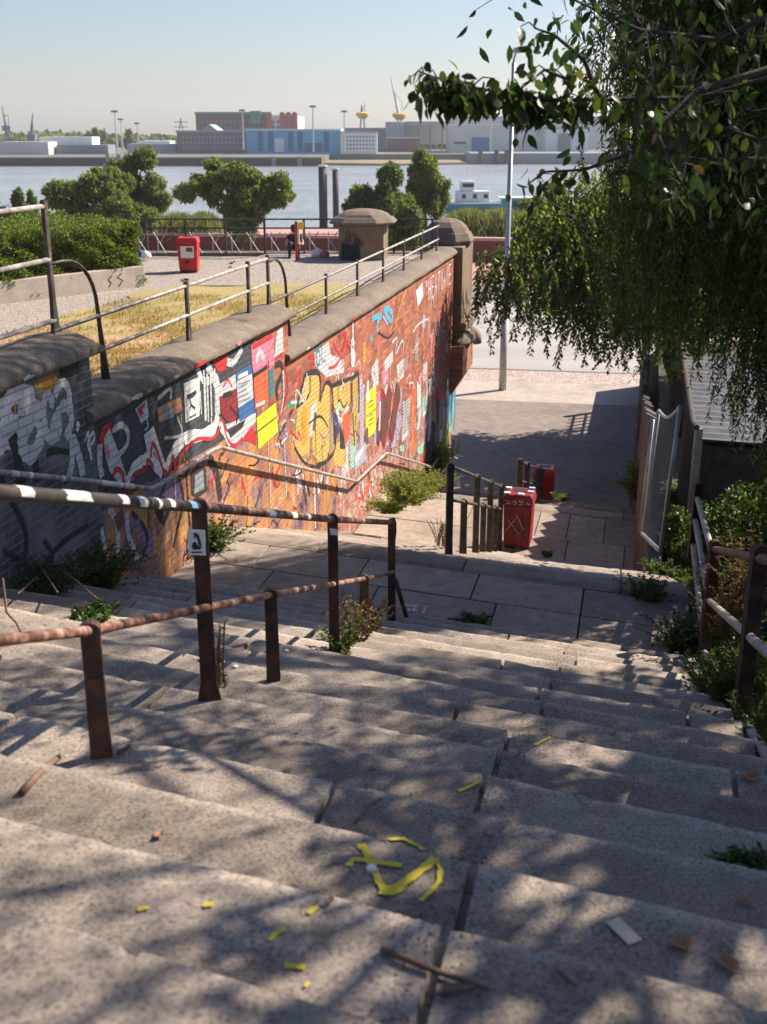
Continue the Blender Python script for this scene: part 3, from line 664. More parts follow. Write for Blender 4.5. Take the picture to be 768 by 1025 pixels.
a.poly('lgrey', [(612,70),(625,60),(622,110),(612,115)], T).poly('lgrey', [(505,60),(530,30),(530,60),(510,90)], T).poly('lgrey', [(540,70),(560,50),(560,100),(545,120)], T)
a.done(.6)
T = zf(400,400,9.6); a = Art()
a.poly('red', [(262,250),(270,230),(255,640),(215,620),(240,520)], T).poly('black', [(252,330),(275,235),(320,188),(345,235),(342,420),(338,640),(328,790),(290,815),(262,780),(248,640)], T).line('red', [(340,300),(336,540)], .05, T)
a.poly('orange', [(345,600),(368,590),(352,800),(332,800)], T).poly('navy', [(350,0),(385,0),(375,260),(360,440)], T).poly('white', [(380,300),(415,280),(410,400),(385,440)], T).poly('red', [(392,180),(425,160),(415,240),(388,280)], T)
a.poly('lblue', [(465,-60),(525,-100),(520,120),(500,240),(460,250)], T).poly('teal', [(430,-150),(465,-200),(460,60),(440,120)], T).poly('lime', [(440,300),(480,250),(478,400),(428,460)], T).poly('lilac', [(410,90),(440,60),(432,300),(410,280)], T)
a.poly('lgrey', [(185,100),(210,60),(190,280),(160,300)], T).poly('mint', [(170,470),(205,440),(190,520),(165,520)], T).poly('mint', [(0,450),(40,430),(40,500),(0,500)], T)
a.line('teal', [(520,-220),(530,60),(515,300)], .16, T).line('purple', [(535,-120),(540,200)], .14, T)
a.done(.45)
# upper field
T = zf(340,260,7.68); a = Art()
a.line('lblue', [(245,455),(320,425),(290,480),(285,560)], .11, T).line('lblue', [(335,385),(375,375),(405,430),(390,470),(345,400)], .13, T).line('lblue', [(235,615),(250,590)], .14, T).line('lilac', [(330,430),(370,500)], .08, T)
a.line('amber', [(515,225),(480,310),(450,420),(415,555)], .07, T).line('black', [(300,560),(370,600),(420,550)], .05, T)
for pts in ([(0,590),(50,570),(20,680)],[(40,600),(70,660)],[(20,700),(60,640),(90,740)]): a.line('red', pts, .07, T)
a.line('lgrey', [(100,580),(90,640),(110,660)], .07, T).line('white', [(85,700),(110,760)], .2, T).line('lgrey', [(560,560),(600,500),(680,460),(690,560),(710,640)], .06, T).line('lgrey', [(560,720),(600,640),(590,720)], .05, T)
a.line('lgrey', [(400,640),(440,600),(430,720),(480,620),(490,700)], .06, T)
a.poly('white', [(585,240),(635,175),(640,280),(600,365)], T)
write(a, 'white', '"HEATWAVE', wp(428,287)[0]-.25, -3.86, .50, .055, .84, .5)
a.done(.3)
T = zf(300,300,4.518); a = Art()
a.poly('lgrey', [(65,240),(130,190),(140,250),(200,270),(200,330),(120,350),(70,300)], T).line('red', [(150,190),(180,240),(210,180),(215,260)], .06, T).line('red', [(130,310),(160,300),(190,260),(195,310)], .06, T)
write(a, 'teal', 'BL', *wp(317,366), .4, .05); write(a, 'white', 'B', *wp(352,366), .45, .09); write(a, 'white', 'I', *wp(352,342), .35, .09)
for i in range(34):
    x, y = random.uniform(150,640), random.uniform(330,420)-random.random()*.25*150
    a.line(random.choice(['lgrey','white','pink','lgrey','tan']), [(x,y),(x+random.uniform(5,22),y-random.uniform(0,35)),(x+random.uniform(-5,25),y+random.uniform(5,30))], .035, T)
for i in range(46):
    x = random.uniform(-40,500); y = 770-.05*x+random.uniform(0,110)
    a.line(random.choice(['lgrey','white','lgrey','tan','amber','brown']), [(x,y),(x+random.uniform(-4,10),y+random.uniform(20,60))], random.uniform(.03,.12), T)
a.line('orange', [(285,850),(290,790),(320,780),(300,880)], .16, T).line('red', [(262,880),(290,900)], .12, T)
a.done(.5)
# layers of small faded tags and torn paper over the lit part of the wall
a = Art()
for i in range(150):
    u = random.uniform(11.5, 31.2); top_ = -2.7 if u < 16.5 else -3.5; bot = -.19*u-2.3; t_ = random.random()**.8; z = top_-.35+(bot-top_)*t_; c = random.choice(['black','white','lgrey','brown','red','navy','purple','tan','black'])
    if u > 20 and t_ < .3 and random.random() < .75: continue
    k = random.uniform(.12,.4); q = [(u, z)]
    for j in range(random.randint(3,6)): q.append((q[-1][0]+random.uniform(-.3,1)*k, q[-1][1]+random.uniform(-.9,.9)*k*.8))
    a.linew(c, q, random.uniform(.018,.05))
for i in range(60):
    u = random.uniform(16.5, 31.2); t_ = random.uniform(.2,1); z = -3.6+(-.19*u+1.4)*t_; w2, h2 = random.uniform(.12,.5), random.uniform(.15,.6); c = random.choice(['lgrey','white','tan','lilac','grey','pink','lgrey','amber','mint','brown'])
    a.polyw(c, [(u+w2*random.uniform(-.1,.1), z), (u+w2, z+random.uniform(-.08,.08)), (u+w2*random.uniform(.8,1.1), z+h2), (u+w2*.5, z+h2*random.uniform(.9,1.2)), (u, z+h2*random.uniform(.7,1))])
for i in range(40):
    u = random.uniform(10.8, 31); z = (-2.9 if u < 16.5 else -3.9)-random.random()*(.10*u-.2); a.linew(random.choice(['lgrey','white','black','amber']), [(u,z),(u+random.uniform(-.03,.03),z-random.uniform(.3,1.3))], random.uniform(.015,.04))
a.done(.75)
# paint that ran up onto the coping
mb = {}
for (u, c, k) in ((9.2,'lgrey',.05),(11.2,'lgrey',.07),(11.5,'amber',.04),(12.9,'red',.10),(12.2,'lgrey',.05),(14.2,'pink',.06),(17.2,'lgrey',.05),(20.1,'red',.07)):
    ztc = -1.955 if u < 10.5 else -2.565 if u < 16.6 else -3.165; n_ = 9; v = []
    for i in range(n_): th = 2*pi*i/n_; rr_ = k*random.uniform(.5,1.3); v.append((u+rr_*cos(th)*1.9, -.094-.0003*i % 3*.001, ztc+.052+min(.03,rr_*.5)*sin(th)))
    MB().add(v, [tuple(range(n_))]).build('graffiti', pm(c, .3), wall)
# paste-ups (flat paper on the bricks)
def poster(bands, label, T, marks=()):
    """bands: (colour, quad); each a flat sheet glued on the wall"""
    a = Art('poster')
    for c, q in bands: a.poly(c, q, T)
    for c, pts, w_ in marks: a.line(c, pts, w_, T, False)
    return a.done(0.15, label)
T = zf(200,320,5.908)
def txt(x0, y0, x1, y1, n, c, w_=.03):
    return [(c, [(x0, y0+(y1-y0)*(i+.5)/n), (x0+(x1-x0)*random.uniform(.6,.95), y0+(y1-y0)*(i+.5)/n-(x1-x0)*.45*random.uniform(.6,.95))], w_) for i in range(n)]
poster([('lgrey', [(110,385),(210,322),(216,405),(118,455)]), ('dred', [(118,455),(216,405),(224,585),(180,612),(150,590),(126,555)])], 'torn dark red poster with a pale heading', T, txt(135,440,205,470,2,'black',.05)+[('red', [(135,400),(165,350),(190,400)], .04)])
poster([('blue', [(214,312),(304,266),(307,318),(216,362)]), ('lgrey', [(216,362),(307,318),(316,462),(226,522)]), ('blue', [(226,522),(316,462),(325,545),(234,604)])], 'blue and white striped poster', T, txt(225,370,305,500,5,'grey',.03)+txt(225,330,290,345,1,'white',.05))
poster([('pink', [(302,150),(425,80),(438,130),(405,180),(398,262),(315,318),(306,250)]), ('red', [(305,150),(425,80),(430,110),(310,180)]), ('black', [(314,322),(396,268),(398,290),(316,345)]), ('orange', [(316,345),(400,290),(406,488),(326,532)])], 'orange poster with a pink torn top', T, [('lgrey', [(330,250),(350,180),(380,230)], .10)]+txt(330,500,395,515,1,'white',.05))
poster([('yellow', [(334,582),(446,492),(460,662),(345,765)])], 'yellow paper sheet with black writing beside the orange poster', T, [('black', [(340,660),(455,572)], .025)]+[('black', [(352+18*i, 610-14*i),(354+18*i, 570-14*i+random.randint(0,16))], .025) for i in range(5)]+[('black', [(362+16*i, 690-13*i),(366+16*i, 650-13*i+random.randint(0,16))], .025) for i in range(5)])
T = zf(300,300,4.518)
poster([('yellow', [(299,424),(345,385),(346,592),(298,636)])], 'second yellow paper sheet, between the golden and the brown letters', T, [('black', [(299,528),(346,492)], .03)]+[('black', [(310,470+20*i),(335,452+20*i)], .025) for i in (0,1,3,4,5)])
poster([('lgrey', [(468,470),(498,440),(490,610),(462,645)])], 'small grey striped poster', T, [('navy', [(466,480+14*i),(494,455+14*i)], .03) for i in range(10)])
T = zf(80,380,5.12)
poster([('white', [(530,20),(612,-15),(612,185),(540,222)])], 'white poster with a black running figure', T, [('black', [(548,90),(575,80),(595,62)], .06), ('black', [(560,90),(568,130),(560,150)], .045), ('black', [(568,130),(590,150)], .035), ('black', [(560,195),(595,178)], .02)])
poster([('tan', [(390,145),(515,88),(522,158),(402,222)]), ('grey', [(430,150),(470,120),(480,190),(425,212)])], 'small torn brown poster', T)
# ---- wall handrail
HR = [(0,474),(80,480.6),(158,487.5),(216,448),(270,461),(300,462.6),(357,482),(363,478.5),(385,453.8),(432.7,467.7),(442.7,452.7),(458,459.3)]
hq = [wp(px, py, .14) for px, py in [(80,480.6),(157,487.5),(216,448.5),(270,460.5),(357,482),(386,454),(432.7,467.7),(443,452.7),(458,459.3)]]
zr = lambda u, z: (u, -.14, z)
q = hq; pts = [zr(q[0][0]-5.5, q[0][1]+1.95), zr(*q[0]), zr(q[1][0]-.15, q[1][1]+.03), zr(q[1][0]+.12, q[1][1]), zr(q[2][0]-.1, q[2][1]), zr(q[2][0]+.15, q[2][1]-.03), zr(*q[3]), zr(*q[4]), zr(q[5][0]-.05, q[5][1]), zr(q[5][0]+.2, q[5][1]-.05), zr(*q[6]), zr(*q[7]), zr(q[7][0]+.3, q[7][1]-.1), zr(*q[8])]
hand = empty('wall_handrail', wall.location, 'thin bent pipe handrail fixed along the graffiti wall', 'handrail', rz=wall.rotation_euler.z)
MB().tube(pts, .026, 10).build('rail', M['greyrail'], hand, smooth=True)
for t_, k in ((.5,0),(.35,1),(.5,3),(.75,5),(.3,6),(.6,8),(.35,9)):
    a_, b_ = Vector(pts[k]), Vector(pts[k+1]); p = a_.lerp(b_, t_)
    MB().tube([p, p+Vector((0,-.0,-.06)), p+Vector((0,.06,-.12)), p+Vector((0,.14,-.12))], .011, 6).build('bracket', M['iron'], hand, smooth=True)
for i in range(16):
    k = 0 if i < 6 else 1; p = Vector(pts[0]).lerp(Vector(pts[1]), random.uniform(.6,1)) if k == 0 else Vector(pts[1]).lerp(Vector(pts[2]), random.random()*.9)
    d = (Vector(pts[k+1])-Vector(pts[k])).normalized(); L_ = random.uniform(.02,.06); MB().tube([p-d*L_, p+d*L_], .0275, 10, False).build('sticker', M['white'] if i % 4 else M['paper'], hand)
# ---- piers at the far end of the wall
def wallbox(name, u0, u1, w0, w1, z0, z1, mat, parent, bevel=.01): return MB().box(u0, u1, -w1, -w0, z0, z1).build(name, mat, parent, bevel)
pier = empty('gate_pier', (wl(32.2, 0)[0], wl(32.2, 0)[1], ZR), 'big sandstone pier with a domed cap at the far end of the graffiti wall', 'pier', 'gate piers', wall.rotation_euler.z)
def pl(o): return o
pb = MB(); z0 = -ZR
def pbx(mb, u0, u1, w0, w1, a, b): mb.box(u0-32.2, u1-32.2, -w1, -w0, a-ZR, b-ZR)
pbx(pb, 31.5, 33.4, -1.0, .22, -5.0, -2.98); pb.build('shaft', M['pier'], pier, .02)
pb = MB(); pbx(pb, 31.5, 33.6, -1.0, .36, -5.25, -5.0); pbx(pb, 31.55, 33.5, -1.0, .28, -5.4, -5.25); pb.build('moulding', M['pier'], pier, .05)
pb = MB(); pb.box(31.22-32.2, 33.2-32.2, -.32, .6, -6.45-ZR, -5.62-ZR)
pb.add([(31.22-32.2,.0,-6.45-ZR),(31.22-32.2,-.32,-6.45-ZR),(33.2-32.2,-.32,-6.45-ZR),(33.2-32.2,0,-6.45-ZR),(31.3-32.2,0,-7.0-ZR),(33.1-32.2,0,-7.0-ZR)], [(0,1,4),(1,2,5,4),(2,3,5),(0,4,5,3),(0,3,2,1)])
pb.build('corbel', M['brick'], pier, .008)
pb = MB()
pr_ = [(.0,.0)]
m = Matrix.Translation((32.35-32.2, -.10, -5.64-ZR)); pb.lathe([(1.0,0),(1.02,.08),(.95,.2),(.78,.36),(.5,.5),(.2,.57),(.02,.58)], n=20, m=m @ Matrix.Scale(.38,4,(0,1,0)) @ Matrix.Scale(1.0,4,(1,0,0)) @ Matrix.Scale(.8,4,(0,0,1))); pb.build('console_dome', M['cope'], pier, smooth=True)
pb = MB(); m = Matrix.Translation((33.6-32.2, -.25, -5.55-ZR)) @ Matrix.Scale(.75,4); pb.lathe([(.34,-.5),(.36,-.2),(.32,.0),(.2,.13),(.02,.2)], n=18, m=m); pb.build('bollard_cap', M['pave'], pier, smooth=True)
def cap(root, cx, cy, a, z, mat, hs=1):
    mb = MB()
    prof_ = [(a*.86,0,0),(a*1.12,.02,0),(a*1.16,.10,0),(a*1.0,.27,0),(a*.93,.29,0),(a*.85,.40,0),(a*.62,.52,0),(a*.3,.59,0),(a*.04,.6,0)]
    n = 8; v = []
    for r, h, _ in prof_:
        for k in range(n):
            th = pi/8+2*pi*k/n; rr_ = r/cos(pi/8)*(1 if True else 1); x, y = rr_*cos(th), rr_*sin(th)
            if h <= .30: x, y = max(-r, min(r, x*1.25)), max(-r, min(r, y*1.25))
            v.append((cx+x, cy+y, z+h*hs))
    f = [(i*n+k, i*n+(k+1)%n, (i+1)*n+(k+1)%n, (i+1)*n+k) for i in range(len(prof_)-1) for k in range(n)]+[tuple(range(n))[::-1], tuple(range((len(prof_)-1)*n, len(prof_)*n))]
    return mb.add(v, f).build('cap', mat, root, .012)
cap(pier, .25, .38, .62, -2.98-ZR, M['cope'], 1.15)
p2c = at_y(364, 262, 29.6)
pier2 = empty('gate_pier', (p2c.x, p2c.y, -3.2), 'squat stone pier with a domed cap standing on the grass terrace, red writing on it', 'pier', 'gate piers', radians(-6))
MB().box(-.58,.58,-.5,.6,-.1,.92).build('shaft', M['pier'], pier2, .02); cap(pier2, 0, .05, .72, .92, M['cope'], .62)
pg = MB()
def flatstroke(mb, pts, w_, y):
    V = []
    for i, p in enumerate(pts):
        a_, b_ = pts[max(i-1,0)], pts[min(i+1,len(pts)-1)]; dx, dz = b_[0]-a_[0], b_[1]-a_[1]; L = sqrt(dx*dx+dz*dz) or 1
        V += [(p[0]-dz/L*w_/2, y+i*-.0001, p[1]+dx/L*w_/2), (p[0]+dz/L*w_/2, y+i*-.0001, p[1]-dx/L*w_/2)]
    mb.add(V, [(2*i,2*i+1,2*i+3,2*i+2) for i in range(len(pts)-1)])
k_ = 0
for i, ch in enumerate('IOIO'):
    for st in FONT[ch]: k_ += 1; flatstroke(pg, [(.08+i*.115+x*.08, .38+y*.22) for x, y in st], .022, -.505-.002*k_)
pg.build('graffiti', plain('red_marker', (.55,.06,.04)), pier2)
pg = MB()
for i in range(10):
    x, z = random.uniform(-.5,-.02), random.uniform(.45,.8); flatstroke(pg, [(x,z),(x+.08,z+.08),(x+.14,z-.05),(x+.05,z-.1)], .02, -.53-.003*i)
MB().add([(-.52,-.506,.02),(-.02,-.506,.02),(-.03,-.506,.35),(-.12,-.506,.5),(-.3,-.506,.42),(-.5,-.506,.5)], [(0,1,2,3,4,5)]).build('graffiti', M['black'], pier2)
pg.build('graffiti', M['black'], pier2)
# ================================================================ rails on the coping
def iron_post(mb, u, z0, z1, w_=-.27, a=.12, b=.055, th=.018):
    mb.frustum((u, -w_), a/2, th, z0, z0+.10, b/2+.018, th); mb.frustum((u, -w_), b/2+.018, th, z0+.10, z0+.3, b/2, th)
    mb.frustum((u, -w_), b/2, th, z0+.3, z1, b/2, th); mb.tube([(u, -w_-.022, z1), (u, -w_+.022, z1)], .036, 12)
def upost(px, py): return wp(px, py, -.27)[0]
def rail_set(label, posts, zb, h, rails, uends, curve=None, cat='railing', r=.022):
    root = empty('railing', (-5,0,0), label, cat, 'railings on the wall coping', wall.rotation_euler.z)
    for u in posts: mb = MB(); iron_post(mb, u, zb, zb+h); mb.build('post', M['iron'], root, smooth=False)
    for k, hh in enumerate(rails): MB().tube([(uends[0], .27, zb+hh), (uends[1], .27, zb+hh)], r, 10).build('rail', M['greyrail'], root, smooth=True)
    if curve:
        u0, zt, u1, zb2 = curve; pts = [(u0, .27, zt)]
        for i in range(8): th = pi/2*(1-i/7); pts.append((u0+.25+(u1-u0-.25-.06)*cos(th), .27, zt-.5+.5*sin(th)))
        pts += [(u1-.02, .27, zb2+.35), (u1, .27, zb2)]
        MB().tube(pts, [.022]*(len(pts)-2)+[.03,.05], 8, flat=.7).build('curved_stay', M['iron'], root, smooth=True)
    return root
C1, C2, C3 = -1.955+.2, -2.565+.2, -3.165+.2
uA = upost(56.7,340)
rail_set('tall three-bar iron railing on the nearest coping step, left edge', [uA-2.35, uA], C1, 1.14, [1.12,.66,.12], (uA-6, uA), (uA, C1+.62, upost(107,390), C2))
p2_ = [upost(190,348), upost(250,319), upost(269.5,309)]
rail_set('low two-bar iron railing on the middle coping step', p2_, C2, .66, [.64,.30], (uA-.05, p2_[-1]+.02), (p2_[-1], C2+.60, upost(289,342), C3))
p3_ = [upost(*q) for q in ((327,321),(358,302.5),(383.6,287.7),(404.3,274),(422,263.4),(437,254.5))]
rail_set('low two-bar iron railing on the farthest coping step, by the gate pier', p3_, C3, .64, [.62,.28], (p2_[-1]+.1, p3_[-1]+.25))
# ================================================================ rails on the stairs
def bpost(root, x, y, z0, z1, w_, d_, az, mat, flare=False, name='post'):
    w_, d_ = max(w_, d_), min(w_, d_)
    mb = MB(); m = Matrix.Translation((x, y, 0)) @ Matrix.Rotation(az+pi/2, 4, 'Z')
    mb.frustum((0,0), d_/2*1.15, w_/2*1.15, z0-.05, z0+.35, d_/2, w_/2, m) if not flare else mb.frustum((0,0), d_/2, w_/2*2.0, z0-.05, z0+.12, d_/2, w_/2*1.1, m)
    mb.frustum((0,0), d_/2, w_/2*1.1 if flare else w_/2, z0+(.12 if flare else .35), z1, d_/2, w_/2, m)
    mb.tube([m @ Vector((-d_/2-.006, 0, z1)), m @ Vector((d_/2+.006, 0, z1))], w_/2+.004, 14)
    return mb.build(name, mat, root, .004)
AZ = radians(-90+11)
def mr(px, py, q): # point on the vertical plane through the line X = a + .193 Y
    x, y, z = ray(px, py); r = x/y; Y = q/(r-.193) ; return Vector((r*Y, Y, z/y*Y))
_b0 = stair_hit(210,702); _b1 = stair_hit(335,650); SLM = (_b1.x-_b0.x)/(_b1.y-_b0.y); qm = _b0.x-SLM*_b0.y; print('RAIL', _b0, _b1, SLM)
def mr(px, py, q):
    x, y, z = ray(px, py); r = x/y; Y = q/(r-SLM); return Vector((r*Y, Y, z/y*Y))
mid = empty('stair_handrail', (-.904, 4.63, -2.52), 'rusty two-bar handrail down the middle of the near steps, with stickers', 'handrail'); MO = Vector((-.904,4.63,-2.52))
tall = [((210,700),(198,503)),((335,650),(333,517)),((392,621),(394,521))]; short = [((102,757),(85,626)),((274,681),(270.5,592)),((365,633),(365.5,577))]
tops = {}
for k, ((bx,by),(tx,ty)) in enumerate(tall):
    b = stair_hit(bx,by); t = at_y(tx,ty,b.y); tops[k] = Vector((b.x,b.y,t.z-.02)); o = bpost(mid, b.x-MO.x, b.y-MO.y, b.z-.03-MO.z, t.z-.02-MO.z, .03, .068, AZ+pi/2, M['rust'], k == 0)
    if k == 0: P1 = o
sh = []
for k, ((bx,by),(tx,ty)) in enumerate(short):
    b = stair_hit(bx,by); t = at_y(tx,ty,b.y); sh.append(Vector((b.x,b.y,t.z-.02))); bpost(mid, b.x-MO.x, b.y-MO.y, b.z-.03-MO.z, t.z-.02-MO.z, .03, .068, AZ+pi/2, M['rust'])
L = lambda p: Vector(p)-MO
up = mr(0,493,qm); upd = (up-tops[0])
MB().tube([L(tops[0]+upd*2.2), L(tops[0]+upd*1.0), L(tops[0])], .024, 12).build('rail', rust('blackened_rail', (.02,.018,.016), (.035,.028,.024), (.07,.05,.04)), mid, smooth=True)
e5 = tops[2]; dd = (tops[2]-tops[1]).normalized()
MB().tube([L(tops[0]), L(tops[1]), L(tops[2]+dd*.05)], .023, 12).build('rail', M['rustrail'], mid, smooth=True)
h = Vector((dd.x, dd.y, 0)).normalized()
MB().tube([L(e5), L(e5+h*.10+Vector((0,0,-.0))), L(e5+h*.17+Vector((0,0,-.06))), L(e5+h*.18+Vector((0,0,-.16))), L(e5+h*.10+Vector((0,0,-.23))), L(e5+Vector((0,0,-.22)))], .018, 10).build('end_loop', M['iron'], mid, smooth=True)
lo = mr(0,641,qm); lods = lo-sh[0]
MB().tube([L(sh[0]+lods*2.5), L(sh[0]+lods), L(sh[0]), L(sh[1]), L(sh[2]), L(mr(394,573,qm))], .019, 12).build('rail', M['rustrail'], mid, smooth=True)
MB().tube([L(mr(396,580,qm)), L(mr(407,618,qm))], .022, 8).build('brace', M['rust'], mid, smooth=True)
# sticker wrapped round the tall post and stickers on the top rail
def post_sticker(px0, py0, px1, py1, figure):
    D = tops[0].y-.055 if figure else tops[1].y-.055
    a, b, c, d = [L(at_y(x, y, D)) for x, y in ((px0,py0),(px1,py0+1),(px1+1,py1),(px0+1,py1-.5))]
    mb = MB(); n = Vector((0,-.003,0)); mb.add([a,b,c,d,a-n,b-n,c-n,d-n], [(0,1,2,3),(7,6,5,4),(0,4,5,1),(1,5,6,2),(2,6,7,3),(3,7,4,0)]); o = mb.build('sticker', M['paper'], mid)
    if figure:
        k = MB(); ip = lambda s, t: a.lerp(b, s).lerp(d.lerp(c, s), t)+Vector((0,-.0015,0))
        k.add([ip(*p) for p in ((.30,.14),(.5,.10),(.66,.2),(.74,.42),(.8,.6),(.62,.62),(.58,.4),(.44,.2))], [tuple(range(8))]); k.add([ip(*p) for p in ((.28,.5),(.45,.46),(.62,.64),(.8,.62),(.72,.76),(.3,.78),(.22,.68))], [tuple(range(7))])
        k.add([ip(*p) for p in ((.2,.86),(.8,.84),(.8,.9),(.2,.92))], [(0,1,2,3)]); k.add([ip(*p) for p in ((.34,.2),(.44,.2),(.48,.36),(.36,.3))], [(0,1,2,3)])
        k.build('print', M['black'], o)
post_sticker(187.5, 530, 205, 556, True); post_sticker(330, 529, 337.5, 536, False)
def patch(p, d, r, mt_):
    ax = d.normalized(); a_ = ax.cross(Vector((0,0,1))).normalized(); b_ = a_.cross(ax).normalized(); lo_, hi_ = random.uniform(-.9,-.1), random.uniform(2.2,3.4); n = 8; v = []
    if a_.y > 0: a_ = -a_
    for i in range(n+1):
        th = lo_+(hi_-lo_)*i/n; e0, e1_ = random.uniform(.6,1), random.uniform(.6,1); o_ = a_*cos(th)*r+Vector((0,0,1))*sin(th)*r
        v += [L(p-d*e0+o_), L(p+d*e1_+o_)]
    MB().add(v, [(2*i,2*i+1,2*i+3,2*i+2) for i in range(n)]).build('sticker', mt_, mid, smooth=True)
for tt, ln, c in ((1.3,.08,'white'),(.93,.05,'white'),(.72,.11,'white'),(.50,.04,'white'),(.40,.05,'white'),(.22,.03,'paper'),(.07,.045,'lb'),(.30,.018,'white')):
    p = tops[0]+upd*tt; d = upd.normalized()*ln
    mt_ = M['white'] if c != 'lb' else plain('blue_sticker', (.15,.30,.45), .5)
    patch(p, d, .0262, mt_)
for tt, ln in ((.42,.09),(.60,.06),(.72,.05)):
    p = tops[0].lerp(tops[1], tt); d = (tops[1]-tops[0]).normalized()*ln; patch(p, d, .0242, M['paper'])
# small rail on the middle flight
low = empty('stair_handrail', at_z(449, 547.5, zl1), 'dark rail of seven close posts beside the stickered red bin', 'handrail'); LO = low.location.copy()
xl = lambda Y: .0623*12.95+.217*(Y-12.95); zt_ = lambda Y: -3.84-.36*(Y-12.95)
for k, (Y, tall_) in enumerate(((12.95,1),(14.2,0),(15.5,1),(16.35,0),(17.2,1),(18.0,0),(18.8,1))):
    z0 = zs(SA*xl(Y)+SB*Y); bpost(low, xl(Y)-LO.x, Y-LO.y, z0-LO.z, (zt_(Y) if tall_ else zt_(Y)-.42)-LO.z, .085, .05, AZ+pi/2, M['iron'])
LL = lambda p: Vector(p)-LO
for dz in (0, -.42): MB().tube([LL((xl(Y), Y, zt_(Y)+dz)) for Y in (12.95, 15.5, 18.9)], .024, 8).build('rail', M['iron'], low, smooth=True)
far = empty('stair_handrail', (2.8, 22.2, zl2), 'short dark rail at the foot of the stairs beside the far red bin', 'handrail'); FO = far.location.copy(); FL = lambda p: Vector(p)-FO
xf = lambda Y: .1269*22.1+.217*(Y-22.1); ztf = lambda Y: -6.45-.33*(Y-22.1)
for Y, tl in ((22.1,1),(23.9,1),(25.9,0),(27.6,1),(28.6,1)):
    z0 = min(zl2, zs(SA*xf(Y)+SB*Y)); bpost(far, xf(Y)-FO.x, Y-FO.y, z0-FO.z, ztf(Y)-(0 if tl else .4)-FO.z, .12, .08, AZ+pi/2, M['iron'])
MB().tube([FL((xf(Y), Y, ztf(Y))) for Y in (22.1, 25, 28.6)], .026, 8).build('rail', M['iron'], far, smooth=True); MB().tube([FL((xf(Y), Y, ztf(Y)-.42)) for Y in (22.1, 25, 28.6)], .022, 8).build('rail', M['iron'], far, smooth=True)
# right-hand railing
rr0 = empty('railing', (2.95, 9.33, -4.6), 'rusty three-bar railing along the right side of the steps, half in the weeds', 'railing'); RO = rr0.location.copy(); RL = lambda p: Vector(p)-RO
RP = [(1.5,3.05,-2.5,-1.25),(2.23,6.2,-3.62,-2.37),(2.95,9.33,-4.72,-3.50),(3.63,12.3,-4.72,-3.89)]
AZR = AZ+pi/2
for k, (x, y, a_, b_) in enumerate(RP): bpost(rr0, x-RO.x, y-RO.y, a_-RO.z, b_-RO.z, .10, .05, AZR, M['rust'])
for fr, mat_ in ((.97, M['rustrail']),(.56, M['greyrail']),(.14, M['greyrail'])):
    MB().tube([RL((x, y, a_+(b_-a_)*fr)) for x, y, a_, b_ in RP[:3]], .03, 10).build('rail', M['rust'] if fr > .9 else mat_, rr0, smooth=True)
for (z0, z1) in ((-3.62,-4.03),(-4.05,-4.3),(-4.5,-4.6)):
    MB().tube([RL((2.95,9.33,z0)), RL((3.63,12.3,z1))], .032, 10).build('rail', M['greyrail'], rr0, smooth=True)
# mesh gate and the screens behind it
gate = empty('mesh_gate', (3.43,12.97,zl1), 'leaning tall wire mesh gate standing open at the right edge of the landing', 'gate'); GO = gate.location.copy(); GL = lambda p: Vector(p)-GO
ga, gb, gc, gd = at_y(681,406.5,12.97), at_y(661,552,12.97), at_y(659.7,411,15.25), at_y(642.5,534,15.25)
MB().tube([GL(ga), GL(gb)], .025, 10).build('frame', M['galv'], gate, smooth=True); MB().tube([GL(gc), GL(gd)], .025, 10).build('frame', M['galv'], gate, smooth=True)
sag = lambda a, b, s, t: a.lerp(b, t)+Vector((0,0,-s*sin(pi*t)))
MB().tube([GL(sag(ga,gc,.12,i/8)) for i in range(9)], .022, 8).build('frame', M['galv'], gate, smooth=True); MB().tube([GL(sag(gb,gd,0,i/4)) for i in range(5)], .028, 8).build('frame', M['galv'], gate, smooth=True)
mb = MB(); N_ = 26
def gp(s, t): return GL(sag(ga,gc,.12,s).lerp(sag(gb,gd,0,s), t))
for i in range(N_*2):
    for sgn in (1,-1):
        pts = []; s = i/N_-.5 if sgn > 0 else 1.5-i/N_
        for j in range(13):
            t = j/12; ss = s+sgn*t*.8
            if 0 <= ss <= 1: pts.append(gp(ss, t))
        if len(pts) > 1: mb.tube(pts, .0022, 3, False)
mb.build('wire_mesh', M['mesh'], gate)
p3g = at_y(654, 420, 16.3); MB().tube([GL(p3g), GL((p3g.x-.08, 16.3, -5.9))], .025, 8).build('frame', M['galv'], gate, smooth=True)
fx = lambda Y: .30+.2285*Y
fen = empty('board_fence', (fx(17),17,-6.3), 'weathered board fence with faded graffiti running down behind the mesh gate', 'fence'); BO = fen.location.copy(); BL = lambda p: Vector(p)-BO
t = NT('faded_boards'); f_ = t.noise(2.2,7,.7,co=t.mapping((1,1,.5))); M['boards'] = t.fin(t.mix(t.math('MULTIPLY', t.ramp(t.noise(5,4),[(.45,0.0),(.5,1.0)]), .3), t.ramp(f_, [(.38,(.10,.10,.11)),(.46,(.12,.10,.105)),(.52,(.10,.045,.055)),(.6,(.035,.04,.06)),(.7,(.14,.13,.12))]), (.2,.19,.18)), .8)
Y = 16.6; k = 0
while Y < 27.5:
    zt = -4.45-.20*(Y-18); zb = zs(SA*(fx(Y)-.5)+SB*Y)-.3; m = Matrix.Translation((fx(Y)-BO.x, Y-BO.y, 0)) @ Matrix.Rotation(AZR, 4, 'Z')
    mb = MB(); mb.box(-.02, .02, -.2, .2, zb-BO.z, zt-BO.z+random.uniform(-.06,.06), m); mb.build('board', M['boards'], fen, .004); Y += .42; k += 1
